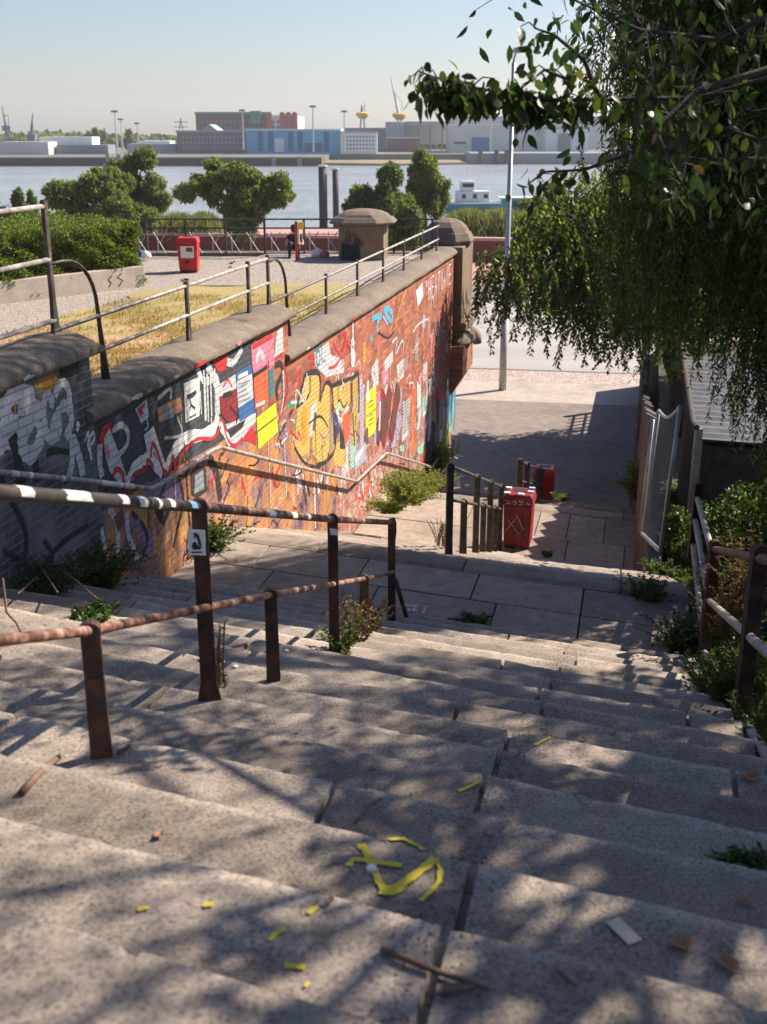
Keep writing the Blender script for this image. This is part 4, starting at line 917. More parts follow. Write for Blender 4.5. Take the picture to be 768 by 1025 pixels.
for dz in (-.3,-1.3): MB().tube([BL((fx(Y)+.06, Y, -4.45-.20*(Y-18)+dz)) for Y in (16.5, 27.5)], .045, 6).build('crossbar', M['wood'], fen)
post_ = empty('timber_post', (fx(29.5), 29.5, ZR), 'tall dark timber post at the bottom corner of the stairs', 'post')
mb = MB(); mb.frustum((0,0), .17, .17, 0, 2.9, .15, .15); mb.frustum((0,0), .17, .17, 2.9, 3.05, .06, .06); mb.build('shaft', M['wood'], post_, .02); MB().box(-.19,.19,-.19,.19,2.3,2.4).build('band', M['iron'], post_)
lat = empty('lattice_fence', (fx(31),31,ZR), 'dark timber lattice fence at street level under the drooping tree', 'fence'); TO = lat.location.copy()
for i in range(4):
    Y = 30.8+i*3.6; MB().box(-.1,.1,-.1,.1,0,3.2).build('post', M['wood'], lat, loc=(fx(Y)-TO.x, Y-TO.y, 0))
for k in range(6): mb = MB(); mb.tube([(fx(30.8)-TO.x,30.8-TO.y,.35+k*.5),(fx(41.6)-TO.x,41.6-TO.y,.35+k*.5)], .055, 4); mb.build('slat', M['wood'], lat)
for k in range(22): Y = 31+k*.48; MB().box(-.03,.03,-.05,.05,.1,3.1).build('slat', M['wood'], lat, loc=(fx(Y)-TO.x+.05, Y-TO.y, 0))
# corrugated shed
shd = empty('shed', (6.2, 21, -7.4), 'low shed with a grey corrugated roof among the trees to the right of the stairs', 'shed'); SO = shd.location.copy()
t = NT('corrugated_metal'); t.b.inputs['Metallic'].default_value = .3; M['corr'] = t.fin(t.ramp(t.noise(2,6,.7), [(.3,(.09,.09,.095)),(.7,(.20,.20,.21))]), .5)
mb = MB(); A0 = Vector((5.35,18.4,-5.0)); B0 = Vector((7.0,25.8,-5.0)); n = 74; v = []; f = []
for i in range(n+1):
    t_ = i/n; p = A0.lerp(B0, t_); z = .035*(1 if i % 4 < 2 else -1)
    v += [tuple(p-SO+Vector((0,0,z))), tuple(p-SO+Vector((4.2,-.9,z-.1)))]
f = [(2*i,2*i+1,2*i+3,2*i+2) for i in range(n)]; mb.add(v, f); ro = mb.build('roof', M['corr'], shd); ro.modifiers.new('s','SOLIDIFY').thickness = .02
mb = MB(); mb.prism([(5.5-SO.x,18.6-SO.y),(9.3-SO.x,17.8-SO.y),(10.9-SO.x,24.9-SO.y),(7.05-SO.x,25.6-SO.y)], -1.0, 2.25); mb.build('wall', M['wood'], shd)
MB().tube([Vector((5.25,18.2,-4.72))-SO, Vector((5.3,18.6,-4.75))-SO, Vector((6.95,26,-4.72))-SO], .05, 8).build('edge_rail', M['wood'], shd)
MB().box(-.9,-.78,-2.6,-2.5,-.5,2.6).build('post', M['galv'], shd)
# ================================================================ bins
def bin_(loc, az, w_, h_, label, cat='bin', hole=True, sticker=False, worn=False):
    root = empty('litter_bin', loc, label, cat, 'red litter bins', az); a = w_/2; mt_ = M['reddark'] if worn else M['redbin']
    mb = MB(); mb.frustum((0,0), a*.86, a*.86, .04, h_*.80, a*.95, a*.95); mb.build('body', mt_, root, .03)
    for sx in (-1,1): MB().box(sx*a*.3-.02, sx*a*.3+.02, -a*.95-.008, -a*.88, .1, h_*.7).build('rib', mt_, root, .006)
    MB().box(-a*.8,a*.8,-a*.8,a*.8,0,.045).build('foot', M['iron'], root)
    mb = MB(); mb.frustum((0,0), a*1.0, a*1.0, h_*.80, h_*.84, a*1.04, a*1.04); mb.frustum((0,0), a*1.04, a*1.04, h_*.84, h_*.97, a*.92, a*.92); mb.frustum((0,0), a*.92, a*.92, h_*.97, h_, a*.84, a*.84); lid = mb.build('lid', mt_, root, .02)
    MB().box(-a*.5,a*.5,-a*.15,a*.5,h_-.002,h_+.006).build('opening', M['black'], lid, .002)
    if sticker: MB().box(-a*.62,a*.62,-a*1.0-.004,-a*.97,h_*.42,h_*.76).build('sticker', M['paper'], root); MB().box(-a*.1,a*.5,-a*1.02-.004,-a*.98,h_*.6,h_*.72).build('sticker', plain('brown_print',(.2,.06,.04)), root); MB().box(-a*.25,a*.15,-a*.94-.012,-a*.9,h_*.26,h_*.34).build('lock_plate', M['iron'], root)
    return root, a
def on_plane(mb, pts, w_, y): flatstroke(mb, pts, w_, y)
b1, a1 = bin_((at_y(518.5,541,19.1).x, 19.1, zl2), radians(-14), .54, 1.03, 'dark red litter bin with stickers on its lid and scrawled writing', worn=True)
pg = MB(); k_ = 0
for i, ch in enumerate('3034'):
    for st in FONT[ch]: k_ += 1; flatstroke(pg, [(-.22+i*.12+x*.09, .86+y*.07) for x, y in st], .018, -a1*1.05-.003-.0005*k_)
for s_ in ([(-.2,.6),(.05,.3)],[(-.2,.35),(.0,.62)],[(0,.65),(.12,.4)]): k_ += 1; flatstroke(pg, s_, .012, -a1*.95-.014-.0005*k_)
pg.build('graffiti', M['whitespray'], b1)
for x, y in ((-.2,-.2),(.05,-.22),(.2,-.05),(.2,.18),(-.21,.1)): MB().box(x-.055,x+.05,y-.03,y+.045,1.03,1.053).build('sticker', M['white'] if x < .1 else plain('blue_white_sticker',(.35,.5,.65)), b1)
bin_((at_y(545,480,29.3).x, 29.3, ZR), radians(-14), .58, 1.25, 'bright red litter bin at the very bottom of the stairs', worn=False)
pb3 = at_z(190, 271.5, -3.2); bin_((pb3.x, pb3.y, -3.2), radians(2), .50, .80, 'bright red litter bin with a white notice on the grass terrace', sticker=True)
# ================================================================ terrace
def zter(Y): 
    for (a, za), (b, zb) in zip(((-20,-2.0),(8,-2.05),(13,-2.62),(17,-3.12),(22,-3.2)), ((8,-2.05),(13,-2.62),(17,-3.12),(22,-3.2),(60,-3.2))):
        if Y <= b: return za+(zb-za)*max(0, (Y-a))/(b-a)
    return -3.2
TE = 31.0
def sheet(name, xf0, xf1, ys, zf_, mat, nx=24, bottom=None):
    v = []; f = []
    for Y in ys:
        x0, x1 = xf0(Y), xf1(Y)
        for i in range(nx+1): x = x0+(x1-x0)*(i/nx)**1; v.append((x, Y, zf_(x, Y)))
    m_ = nx+1
    for j in range(len(ys)-1):
        for i in range(nx): f.append((j*m_+i, j*m_+i+1, (j+1)*m_+i+1, (j+1)*m_+i))
    me = bpy.data.meshes.new(name); me.from_pydata(v, [], f); o = bpy.data.objects.new(name, me); C.objects.link(o); me.materials.append(mat); me.shade_smooth(); return tag(o, kind='structure')
t = NT('dry_lawn'); f_ = t.noise(.8,7,.68); g_ = t.noise(14,6,.75)
col = t.ramp(f_, [(.36,(.22,.18,.08)),(.46,(.36,.235,.12)),(.56,(.43,.28,.15)),(.66,(.24,.20,.075))]); col = t.mix(.7, col, t.ramp(g_, [(.3,.5),(.5,1),(.7,1.35)]), 'MULTIPLY')
sx = t.n('ShaderNodeSeparateXYZ'); t.l(t.co, sx.inputs[0]); gm = t.math('MULTIPLY', t.math('SUBTRACT', t.math('ADD', sx.outputs[1], t.math('MULTIPLY', t.noise(1.4,6),8)), 21.5), .5, True)
col = t.mix(t.math('MULTIPLY', gm, .55), col, t.mix(.6, (.30,.28,.08), t.ramp(g_, [(.3,.5),(.7,1.3)]), 'MULTIPLY')); t.bump(g_, .8, .02); M['lawn'] = t.fin(col, .95)
ys = list(np.linspace(-6, TE, 75))
pl_ = lambda Y: -5.3+ML*Y-.25
cut = lambda Y: -3.4+ (Y-14)*.02 if False else 0
nz = lambda x, y: .02*sin(x*2.1+y)+.015*sin(y*3.3-x*1.4)
gl = lambda Y: pl_(Y)-4.6+.22*sin(Y*2.1)+.12*sin(Y*5.3+1)
sheet('lawn', gl, pl_, ys, lambda x, Y: zter(Y)+nz(x, Y)+.01, M['lawn'], 20)
sheet('terrace_path', lambda Y: -70, lambda Y: gl(Y)+.4, ys, lambda x, Y: zter(Y)-.015, M['gravel'], 3)
# gravel strip between the lawn and the far railing
sheet('terrace_edge_path', lambda Y: gl(Y), pl_, list(np.linspace(24.6, TE, 12)), lambda x, Y: zter(Y)+.05+(-.05 if Y < 25 else 0), M['gravel'], 6)
MB().prism([(-70,-6),(pl_(-6),-6),(pl_(TE),TE),(-70,TE)], ZR-1, -3.55).build('terrace_base', M['brick'])
bpy.data.objects['terrace_base']['kind'] = 'structure'
MB().prism([(-70,TE-.3),(pl_(TE)+.3,TE-.3),(pl_(TE)+.3,TE+.15),(-70,TE+.15)], -3.6, -3.12).build('terrace_edge_kerb', M['cope']); bpy.data.objects['terrace_edge_kerb']['kind'] = 'structure'
# planter wall + hedge
h0, h1 = at_z(0,304,-3.2), at_z(145,286,-3.2); hv = (h1-h0); hv.normalize(); hn = Vector((-hv.y, hv.x, 0))
pw = empty('planter_kerb', (h1.x,h1.y,-3.2), 'low pale concrete planter wall below the hedge with a small black tag', 'low wall')
az = math.atan2(hv.y, hv.x); m = Matrix.Rotation(az,4,'Z')
mb = MB(); mb.box(-9.5,0,-.02,.18,-.1,.42,m); mb.box(-.2,0,.185,3.2,-.1,.42,m); mb.build('kerb', M['pave'], pw, .01)
pg = MB(); V2 = [(-.85,.30),(-.95,.22),(-.88,.14),(-.95,.07)]; V3 = [(-.6,.32),(-.72,.25),(-.58,.17),(-.70,.06)]
for j, vv in enumerate((V2,V3)): flatstroke(pg, vv, .03, -.024-.001*j)
tg = pg.build('tag', M['black'], pw); tg.rotation_euler = (0,0,az)
def hedge(name, c, hx, hy, hz, rz, label, n, L_=.055):
    root = empty(name, c, label, 'hedge', None, rz); mb = MB(); mb.box(-hx+.18,hx-.18,-hy+.18,hy-.18,-.1,hz-.18); mb.build('branches', M['soil'], root)
    P = []; 
    q = NR.random((n,3)); face = NR.choice(3, n, p=[.42,.20,.38]); P = np.empty((n,3)); D = NR.normal(size=(n,3))*.8
    lump = lambda a, b: .09*np.sin(a*2.3+b*1.7)+.07*np.sin(a*5.1-b*4.3)+.05*np.sin(a*9+b*8)
    s0 = face == 0; s1 = face == 1; s2 = face == 2
    dep = NR.random(n)**2*.22
    P[:,0] = (q[:,0]*2-1)*hx; P[:,1] = (q[:,1]*2-1)*hy; P[:,2] = q[:,2]*hz
    P[s0,1] = -hy+dep[s0]+lump(P[s0,0],P[s0,2]*2); D[s0,1] -= .8
    P[s1,0] = hx-dep[s1]+lump(P[s1,1],P[s1,2]*2); D[s1,0] += .8
    P[s2,2] = hz-dep[s2]+lump(P[s2,0],P[s2,1]*2)*.7; D[s2,2] += .8
    leaves('leaves', P, D, NR.uniform(.7,1.4,n)*L_, NR.uniform(.7,1.4,n)*L_*.6, M['hedge'], root); return root
hc = h1-hv*4.7+hn*1.75
hedge('hedge', (hc.x, hc.y, -3.1), 4.75, 1.6, 1.24, az, 'clipped leafy green hedge above the concrete planter wall', 80000)
hb = h1-hv*6.5+hn*5.2
hedge('hedge', (hb.x, hb.y, -3.1), 5.5, .8, 1.5, az, 'second, slightly taller clipped hedge behind the first one, at the left edge', 26000)
# terrace railing with racks
tr_ = empty('terrace_railing', (-6, TE-.3, -3.2), 'long dark iron railing along the far edge of the terrace', 'railing')
X0, X1 = -9.5, p2c.x-.55; n = 8
for i in range(n+1): MB().box(-.028,.028,-.028,.028,0,.97).build('post', M['iron'], tr_, loc=(X0+(X1-X0)*i/n+6, 0, 0))
for z in (.95,.72): MB().tube([(X0+6,0,z),(X1+6,0,z)], .024, 6).build('rail', M['iron'], tr_)
t2_ = empty('terrace_railing', (1, TE-.3, -3.2), 'short dark railing between the two domed piers', 'railing')
for x in (-.62,-.1,.4): MB().box(-.028,.028,-.028,.028,0,.97).build('post', M['iron'], t2_, loc=(x-.1,0,0))
for z in (.95,.72,.3): MB().tube([(-.75,0,z),(.45,0,z)], .024, 6).build('rail', M['iron'], t2_)
rk = []
def rack(loc, i):
    root = empty('bicycle_rack', loc, 'low galvanised bicycle rack with slanting wheel holders, on the terrace edge', 'bicycle rack', 'bicycle racks along the terrace railing')
    for z in (.12,.55): MB().tube([(0,0,z),(1.9,0,z)], .016, 5).build('bar', M['galv'], root)
    for k in range(4):
        x = .15+k*.5; MB().tube([(x,-.04,.08),(x,-.05,.62)], .014, 5).build('upright', M['galv'], root); MB().tube([(x-.12,.02,.6),(x+.26,-.35,.10)], .013, 5).build('holder', M['galv'], root); MB().tube([(x+.05,-.02,.3),(x+.24,-.03,.62)], .012, 5).build('holder', M['galv'], root)
    return root
r0_ = rack((-5.15, TE-.75, -3.15), 0)
for i, x in enumerate((-7.6, -3.1)):
    c = copy_tree(r0_); c.location = (x, TE-.75, -3.15)
bpy.data.objects['bicycle_rack']['label'] = 'galvanised bicycle rack just right of the terrace litter bin'
bpy.data.objects['bicycle_rack.001']['label'] = 'galvanised bicycle rack behind the terrace litter bin, nearest the hedge'
bpy.data.objects['bicycle_rack.002']['label'] = 'galvanised bicycle rack nearest the red and white post'
rp = at_z(297, 263, -3.2); sg = empty('marker_post', (rp.x, rp.y+.1, -3.2), 'red and white marker post with a small yellow plate at the terrace edge', 'post')
MB().tube([(0,0,0),(0,0,1.02)], .035, 8).build('pole', M['redbin'], sg); MB().tube([(.055,0,.45),(.055,0,1.0)], .03, 8).build('pole', M['white'], sg); MB().box(.06,.2,-.05,-.03,.82,1.0).build('plate', plain('yellow_plate',(.75,.55,.02)), sg)
# ================================================================ street, river
lp = at_z(503, 390.5, ZR); lamp = empty('lamp_post', lp, 'tall thin grey lamp post with a sticker-covered foot on the sunny pavement', 'lamp post')
H_ = 12.3
t = NT('stickered_metal'); f_ = t.noise(5,6,.8,co=t.mapping((1,1,1.6))); t.l(t.tc.outputs['Object'], t.n('ShaderNodeSeparateXYZ').inputs[0])
M['stick'] = t.fin(t.ramp(f_, [(.40,(.10,.10,.11)),(.46,(.55,.53,.50)),(.52,(.30,.30,.31)),(.58,(.62,.60,.58)),(.64,(.16,.10,.09))]), .6)
MB().tube([(0,0,.0),(0,0,2.9)], .15, 16).build('pole_foot', M['stick'], lamp, smooth=True); MB().tube([(0,0,2.9),(0,0,3.1),(0,0,H_)], [.15,.11,.075], 16).build('pole', M['galv'], lamp, smooth=True)
MB().tube([(0,0,H_-.05),(0,0,H_+.15),(0,-.9,H_+.35)], .04, 8).build('arm', M['galv'], lamp, smooth=True); MB().box(-.16,.16,-1.6,-.85,H_+.26,H_+.42).build('lamp_head', M['galv'], lamp, .04)
for u_, y_ in ((-14,0),(-3,0),(8,0),(19,0)):
    mb = MB(); m = Matrix.Translation((4,0,0)) @ Matrix.Rotation(radians(-9.5),4,'Z'); mb.box(u_, u_+5.5, yz(327,ZR)-.08, yz(327,ZR)+.08, ZR-.096, ZR-.092, m); tag(mb.build('lane_marking', M['pave']), kind='structure')
m = Matrix.Translation((4,0,0)) @ Matrix.Rotation(radians(-9.5),4,'Z'); tag(MB().box(-60,60,yz(318,ZR)-.3,yz(318,ZR)-.2,ZR-.096,ZR-.092,m).build('lane_marking', M['pave']), kind='structure')
fw = empty('flood_wall', (4, yz(262.5,ZR)/cR, ZR), 'long red-brown flood wall with a pale coping between the street and the river', 'wall', None, radians(-9.5)); 
mb = MB(); mb.box(-110,110,0,.5,-.1,1.62); mb.build('wall_face', M['flood'], fw); MB().box(-110,110,-.1,.7,1.621,1.85).build('coping', plain('pink_stone',(.50,.33,.28),.8,.1,3), fw)
mb = MB()
for k in range(75): mb.box(-60+k*1.6,-59.9+k*1.6,-.05,.0,0,1.6)
mb.build('buttress', M['flood'], fw)
mb = MB(); mb.box(-400,400,112,118,ZR-6,ZR-.3); tag(mb.build('river_embankment', M['flood']), kind='structure')
ZW = -13.2
t = NT('water'); mp = t.mapping((1,.42,1)); n1 = t.noise(.9,6,.65,co=mp); n2 = t.noise(.12,5,.6,co=t.mapping((1,.35,1))); n3 = t.noise(.028,5,.6,co=t.mapping((.6,1.6,1)))
t.bump(t.math('ADD', t.math('MULTIPLY',n1,.5), n2), 1, .9)
M['water'] = t.fin(t.ramp(n3, [(.35,(.21,.235,.235)),(.65,(.31,.335,.335))]), .22, 0, .5)
tag(MB().add([(-2500,117,ZW),(2500,117,ZW),(2500,900,ZW),(-2500,900,ZW)], [(0,1,2,3)]).build('river', M['water']), kind='structure')
tag(MB().add([(-3600,-40,ZW-2),(3600,-40,ZW-2),(3600,2900,ZW-2),(-3600,2900,ZW-2)], [(0,1,2,3)]).build('terrain', plain('far_ground',(.10,.11,.06),.95,.2,.01)), kind='structure')
# far bank
FY = 451.0
q0 = at_y(325,157,FY); 
MF = {k: plain('far_'+k, c, .8, .12, .05) for k, c in dict(quay=(.018,.026,.025), quayr=(.16,.13,.11), land=(.14,.14,.12), brick=(.42,.11,.08), brickd=(.20,.09,.09), mauve=(.22,.13,.17), blue=(.10,.38,.62), blued=(.04,.14,.30), white=(.72,.74,.74), grey=(.32,.35,.38), greyd=(.20,.23,.26), pale=(.60,.60,.57), green=(.12,.25,.22), crane=(.16,.22,.30), yel=(.62,.40,.06), dark=(.05,.055,.06), door=(.06,.17,.38)).items()}
def far_poly(name, pts, z0, z1, mat): return tag(MB().prism(pts, z0, z1).build(name, mat), kind='structure')
P_ = lambda px, Y: at_y(px, 150, Y).x
ztop = at_y(200,157.5,FY).z
far_poly('far_quay_ground', [(-1500,FY+.6),(P_(322,FY),FY+.6),(P_(330,FY+60),FY+60),(P_(640,FY+60),FY+60),(1500,FY+60),(3500,2600),(-3500,2600)], ZW-1, ztop, MF['land'])
qw = empty('quay_wall', (P_(160,FY), FY, ZW), 'long dark quay wall across the river on the left', 'wall')
MB().box(P_(-80,FY)-P_(160,FY), P_(322,FY)-P_(160,FY), 0, .55, -1, ztop-ZW-.3).build('wall_face', MF['quay'], qw); MB().box(P_(-80,FY)-P_(160,FY), P_(322,FY)-P_(160,FY), -.3, .8, ztop-ZW-.299, ztop-ZW+.1).build('coping', MF['greyd'], qw)
for px in (108,119,155,208,274,300): MB().box(-.8,.8,-1.2,-.3,-1,ztop-ZW+(1.2 if px < 130 else .3)).build('fender', MF['greyd'], qw, loc=(P_(px,FY)-P_(160,FY),0,0))
far_poly('river_beach', [(P_(322,FY),FY+10),(P_(395,FY),FY+2),(P_(470,FY),FY+20),(P_(470,FY),FY+70),(P_(322,FY),FY+70)], ZW-1, ZW+.9, plain('far_beach',(.24,.21,.13),.9,.25,.05))
qw2 = empty('quay_wall', (P_(520,FY+25), FY+25, ZW), 'grey quay wall in front of the pale shipyard halls on the right', 'wall')
MB().box(P_(472,FY+25)-P_(520,FY+25), 90, 0, 36, -1, 4.2).build('wall_face', MF['greyd'], qw2)
for px in (481,497,507): MB().tube([(P_(px,FY+25)-P_(520,FY+25),-1.4,-1),(P_(px,FY+25)-P_(520,FY+25),-1.4,5.5)], .9, 8).build('piling', MF['dark'], qw2)
def bld(name, label, px0, px1, py0, py1, Y, depth, mat, cat='building', roof=None, group=None):
    a, b = at_y(px0, py1, Y), at_y(px1, py0, Y); root = empty(name, (a.x, Y, a.z), label, cat, group); W_, Hh = b.x-a.x, b.z-a.z
    MB().box(0, W_, 0, depth, -4, Hh).build('wall', mat, root)
    if roof: MB().box(-.3, W_+.3, -.3, depth+.3, Hh, Hh+roof[0]).build('roof', roof[1], root)
    return root, W_, Hh
def wins(root, W_, Hh, cols, rows, mat, x0=.06, x1=.94, z0=.12, z1=.9, fw_=.45, fh=.5):
    cw = W_*(x1-x0)/cols; ch = Hh*(z1-z0)/rows; first = None
    for i in range(cols):
        for j in range(rows):
            loc = (W_*x0+cw*(i+.5), 0, Hh*z0+ch*(j+.5))
            if first is None: first = MB().box(-cw*fw_/2, cw*fw_/2, -.12, .1, -ch*fh/2, ch*fh/2).build('window', mat, root, loc=loc)
            else: c = first.copy(); C.objects.link(c); c.parent = root; c.location = loc
r, W_, Hh = bld('warehouse', 'long red-brown brick warehouse with a flat green-grey roof', 197.5, 270, 114.5, 150, 620, 60, MF['brickd'], roof=(1.2, MF['green'])); wins(r, W_, Hh, 14, 4, MF['greyd'], fh=.4)
r, W_, Hh = bld('brick_towers', 'bright red brick building with four turreted stair towers beside the warehouse', 270, 298, 116, 150, 615, 50, MF['white'])
wins(r, W_, Hh, 5, 5, MF['greyd'])
for px in (271,284,290,296): a = at_y(px,111,615); MB().frustum((P_(px,615)-P_(270,615), -1), 1.4, 1.4, 0, a.z-r.location.z-2, 1.4, 1.4).frustum((P_(px,615)-P_(270,615), -1), 1.6, 1.6, a.z-r.location.z-2, a.z-r.location.z-.6, .9, .9).build('tower', MF['brick'], r)
bld('plant_room', 'small green rooftop block above the warehouse', 250.5, 261, 111, 116, 618, 12, MF['green'])
r, W_, Hh = bld('industrial_hall', 'mauve old dock building with many windows left of the blue hall', 178, 248, 132.5, 153, 520, 40, MF['mauve'], roof=(.8, MF['grey'])); wins(r, W_, Hh, 16, 3, MF['grey'], fh=.45)
MB().add([(W_*.35,-.4,Hh+.8),(W_*.58,-.4,Hh+.8),(W_*.465,-.4,Hh+3.4),(W_*.35,20,Hh+.8),(W_*.58,20,Hh+.8),(W_*.465,20,Hh+3.4)], [(0,1,2),(3,5,4),(0,2,5,3),(1,4,5,2)]).build('gable', MF['grey'], r)
r, W_, Hh = bld('blue_hall', 'long bright blue corrugated quayside hall', 247, 341, 130.5, 152, 515, 45, MF['blue'], roof=(.6, MF['white']))
for fr in (.15,.26,.47,.57,.85): wins_ = MB().box(-1.1,1.1,-.15,.1,-4.2,4.0).build('window_strip', MF['blued'], r, loc=(W_*fr,0,Hh*.5))
MB().box(-2,2,-.15,.1,0,Hh*.62).build('door', MF['white'], r, loc=(W_*.35,0,0)); MB().box(-3.8,3.8,-.15,.1,0,Hh*.42).build('gate', MF['blued'], r, loc=(W_*.71,0,0))
r, W_, Hh = bld('office_block', 'pale blue-white office block with four rows of windows', 341, 377.5, 133, 153, 512, 25, MF['white'], roof=(.4, MF['grey'])); wins(r, W_, Hh, 10, 4, MF['blued'], fw_=.5, fh=.4)
bld('long_shed', 'long low grey shed behind the office block', 345, 395, 128, 150, 640, 30, MF['greyd'])
r, W_, Hh = bld('dock_hall', 'grey dock hall with a stepped roof under the yellow crane', 386, 406, 122, 150, 600, 40, MF['grey'])
gt = empty('dock_gantry', (P_(406,600), 600, ztop), 'long open gantry roof on columns between the crane and the pale halls', 'gantry')
a, b = at_y(406,122,600), at_y(455,125,600); MB().box(0,b.x-a.x,0,14,a.z-ztop-1.2,a.z-ztop+.2).build('deck', MF['grey'], gt)
for k in range(5): MB().box(-.4,.4,0,.8,0,a.z-ztop-1.2).build('column', MF['greyd'], gt, loc=((b.x-a.x)*k/4,0,0))
MB().box(0,b.x-a.x,8,8.5,3,a.z-ztop-1.3).build('back_wall', MF['pale'], gt)
bld('dock_house', 'dark brick dock house below the gantry', 388, 420, 139, 152, 560, 20, MF['brickd'], roof=(.5, MF['greyd']))
r, W_, Hh = bld('shipyard_hall', 'large pale shipyard hall at the back with a flat roof', 455, 612, 118, 150, 640, 80, MF['pale'], roof=(.8, MF['grey'])); MB().tube([(W_*.1,5,Hh+3.2),(W_*.2,5,Hh+3.4)], 1.5, 8).build('roof_duct', MF['grey'], r)
r, W_, Hh = bld('shipyard_hall', 'grey-white shipyard hall with a large blue sliding door', 452, 548, 125.5, 152, 540, 50, MF['pale'], roof=(.7, MF['white'])); MB().box(0,W_*.185,-.3,.2,-1,Hh*.55).build('door', MF['door'], r, loc=(W_*.21,0,0)); MB().box(0,W_*.13,-.2,.2,Hh*.3,Hh*.38).build('window_band', MF['dark'], r, loc=(W_*.02,0,0))
r, W_, Hh = bld('shipyard_hall', 'white shipyard hall with a tall dark opening, nearest the hanging leaves', 546, 590, 129, 153, 532, 50, MF['white'], roof=(.7, MF['grey'])); MB().box(0,W_*.3,-.3,.2,-1,Hh*.8).build('opening', MF['greyd'], r, loc=(W_*.28,0,0))
for i, (x0, x1, y0, y1, mt_, lb) in enumerate(((0,48,142,154,'pale','low dockside sheds with a pale roof at the far left edge'),(57,108,145,153,'greyd','long low grey quay shed left of the tall light mast'),(40,92,137,146,'white','pale flat warehouse behind the dark trees'),(62,76,148.5,151.5,'door','small blue container beside the grey quay shed'),(128,176,144,153,'grey','low white and grey sheds left of the mauve building'),(140,170,141,146,'white','pale roofed shed in front of the pylon'),(216,236,149,154,'white','row of white vans and cabins on the quay'),(8,40,148,155,'mauve','jumble of dock equipment at the far left'),(378,392,148,153,'door','blue container beside the office block'))):
    bld('dock_shed', lb, x0, x1, y0, y1, 500+i*9, 14, MF[mt_], 'shed')
def mast(px, py0, py1, Y, label):
    a, b = at_y(px, py1, Y), at_y(px, py0, Y); root = empty('light_mast', a, label, 'light mast', 'light masts in the harbour'); MB().tube([(0,0,0),(0,0,b.z-a.z)], [.42,.22], 6).build('pole', MF['pale'], root)
    MB().box(-1.3,1.3,-.6,.6,b.z-a.z-.6,b.z-a.z+.2).build('lamp_rack', MF['greyd'], root)
for a in ((118,111,156,470,'tallest light mast on the left quay'),(123,119,150,560,'slightly shorter light mast just right of the tallest left one'),(139,123,150,600,'small light mast left of the warehouse'),(314,106,152,480,'tall light mast in front of the blue hall'),(345,111,152,500,'light mast above the office block'),(491,102,150,500,'light mast in front of the shipyard halls, beside the near lamp post'),(244,110,150,505,'light mast rising in front of the brick warehouse')): mast(*a)
def crane(px, pyb, pym, jib, Y, label, mat=MF['crane'], ring=None):
    b = at_y(px, pyb, Y); m_ = at_y(px, pym, Y); root = empty('dock_crane', b, label, 'crane', 'harbour cranes'); h = m_.z-b.z
    mb = MB(); mb.tube([(-1.2,0,0),(-.6,0,h)], .45, 5); mb.build('leg', mat, root); mb = MB(); mb.tube([(1.2,0,0),(.6,0,h)], .45, 5); mb.build('leg', mat, root)
    MB().box(-2.2,2.2,-1.5,1.5,h-1,h+1.6).build('cab', mat, root)
    if ring: MB().lathe([(1.6,-1.5),(3.6,.2),(3.6,1.4),(1.6,2)], (0,0,h), 12).build('slewing_ring', MF['yel'], root)
    j = at_y(jib[0], jib[1], Y)-b; MB().tube([(-.4,0,h+1),tuple(j)], [.9,.25], 5).build('jib', mat, root)
    MB().tube([(1.2,0,h+1),(1.4,0,h+7),tuple(j*.62+Vector((.4,0,h*.3)))], .25, 5).build('stay', mat, root)
crane(400, 126, 117, (391,76), 600, 'tall pale harbour crane with a yellow slewing ring over the dock hall', MF['pale'], True)
crane(363, 128, 116, (362,105), 640, 'small blue harbour crane with a yellow ring right of the office block', MF['crane'], True)
crane(8, 138, 129, (2,106), 640, 'blue slanting harbour crane at the far left edge', MF['crane'])
crane(33, 150, 138, (33,113), 600, 'upright slim blue crane near the left edge', MF['crane'])
pn = empty('pylon', at_y(182,138,700), 'small electricity pylon left of the brick warehouse', 'pylon'); Hp = at_y(182,118,700).z-pn.location.z
MB().tube([(-1.6,0,0),(0,0,Hp)], .3, 4).build('leg', MF['greyd'], pn); MB().tube([(1.6,0,0),(0,0,Hp)], .3, 4).build('leg', MF['greyd'], pn)
for k in (.55,.8): MB().tube([(-4,0,Hp*k),(4,0,Hp*k)], .25, 4).build('crossarm', MF['greyd'], pn)
# far woods: one mass, and the few single trees that stand out
n = 9000; x = NR.uniform(P_(-30,760), P_(650,760), n); prof_ = 2+2*np.abs(np.sin(x*.021))+2*np.abs(np.sin(x*.057+1)); Pw = np.stack([x, NR.uniform(700,790,n), ztop+NR.random(n)**.8*prof_+1], 1)
tag(leaves('far_woods', Pw, NR.normal(size=(n,3)), 4.2, 3.2, M['river2']), kind='stuff', label='low line of woods along the far horizon behind the harbour', cat='woods')
for px, py, hw, lb in ((87,128,2.6,'left of three dark poplars on the horizon'),(93,128,2.0,'slim middle poplar of three on the horizon'),(100,128,2.6,'right of three dark poplars on the horizon'),(127,126,2.2,'dark poplar beside the light masts'),(54,136,6,'round dark tree on the left quay'),(69,138,5,'green tree between the quay sheds'),(81,141,3.6,'small dark bush tree right of the quay sheds')):
    c = at_y(px, py, 600); b_ = at_y(px, 150, 600); hz = (c.z-b_.z)/2
    tree('far_tree', (c.x,600,b_.z-1), (c.x,600,b_.z+hz*.6), .5, [(c.x,600,b_.z+hz*1.05,hw,hw,hz)], 420, 1.9, 1.5, M['river2'], M['bark'], lb, group='far trees', k=4)
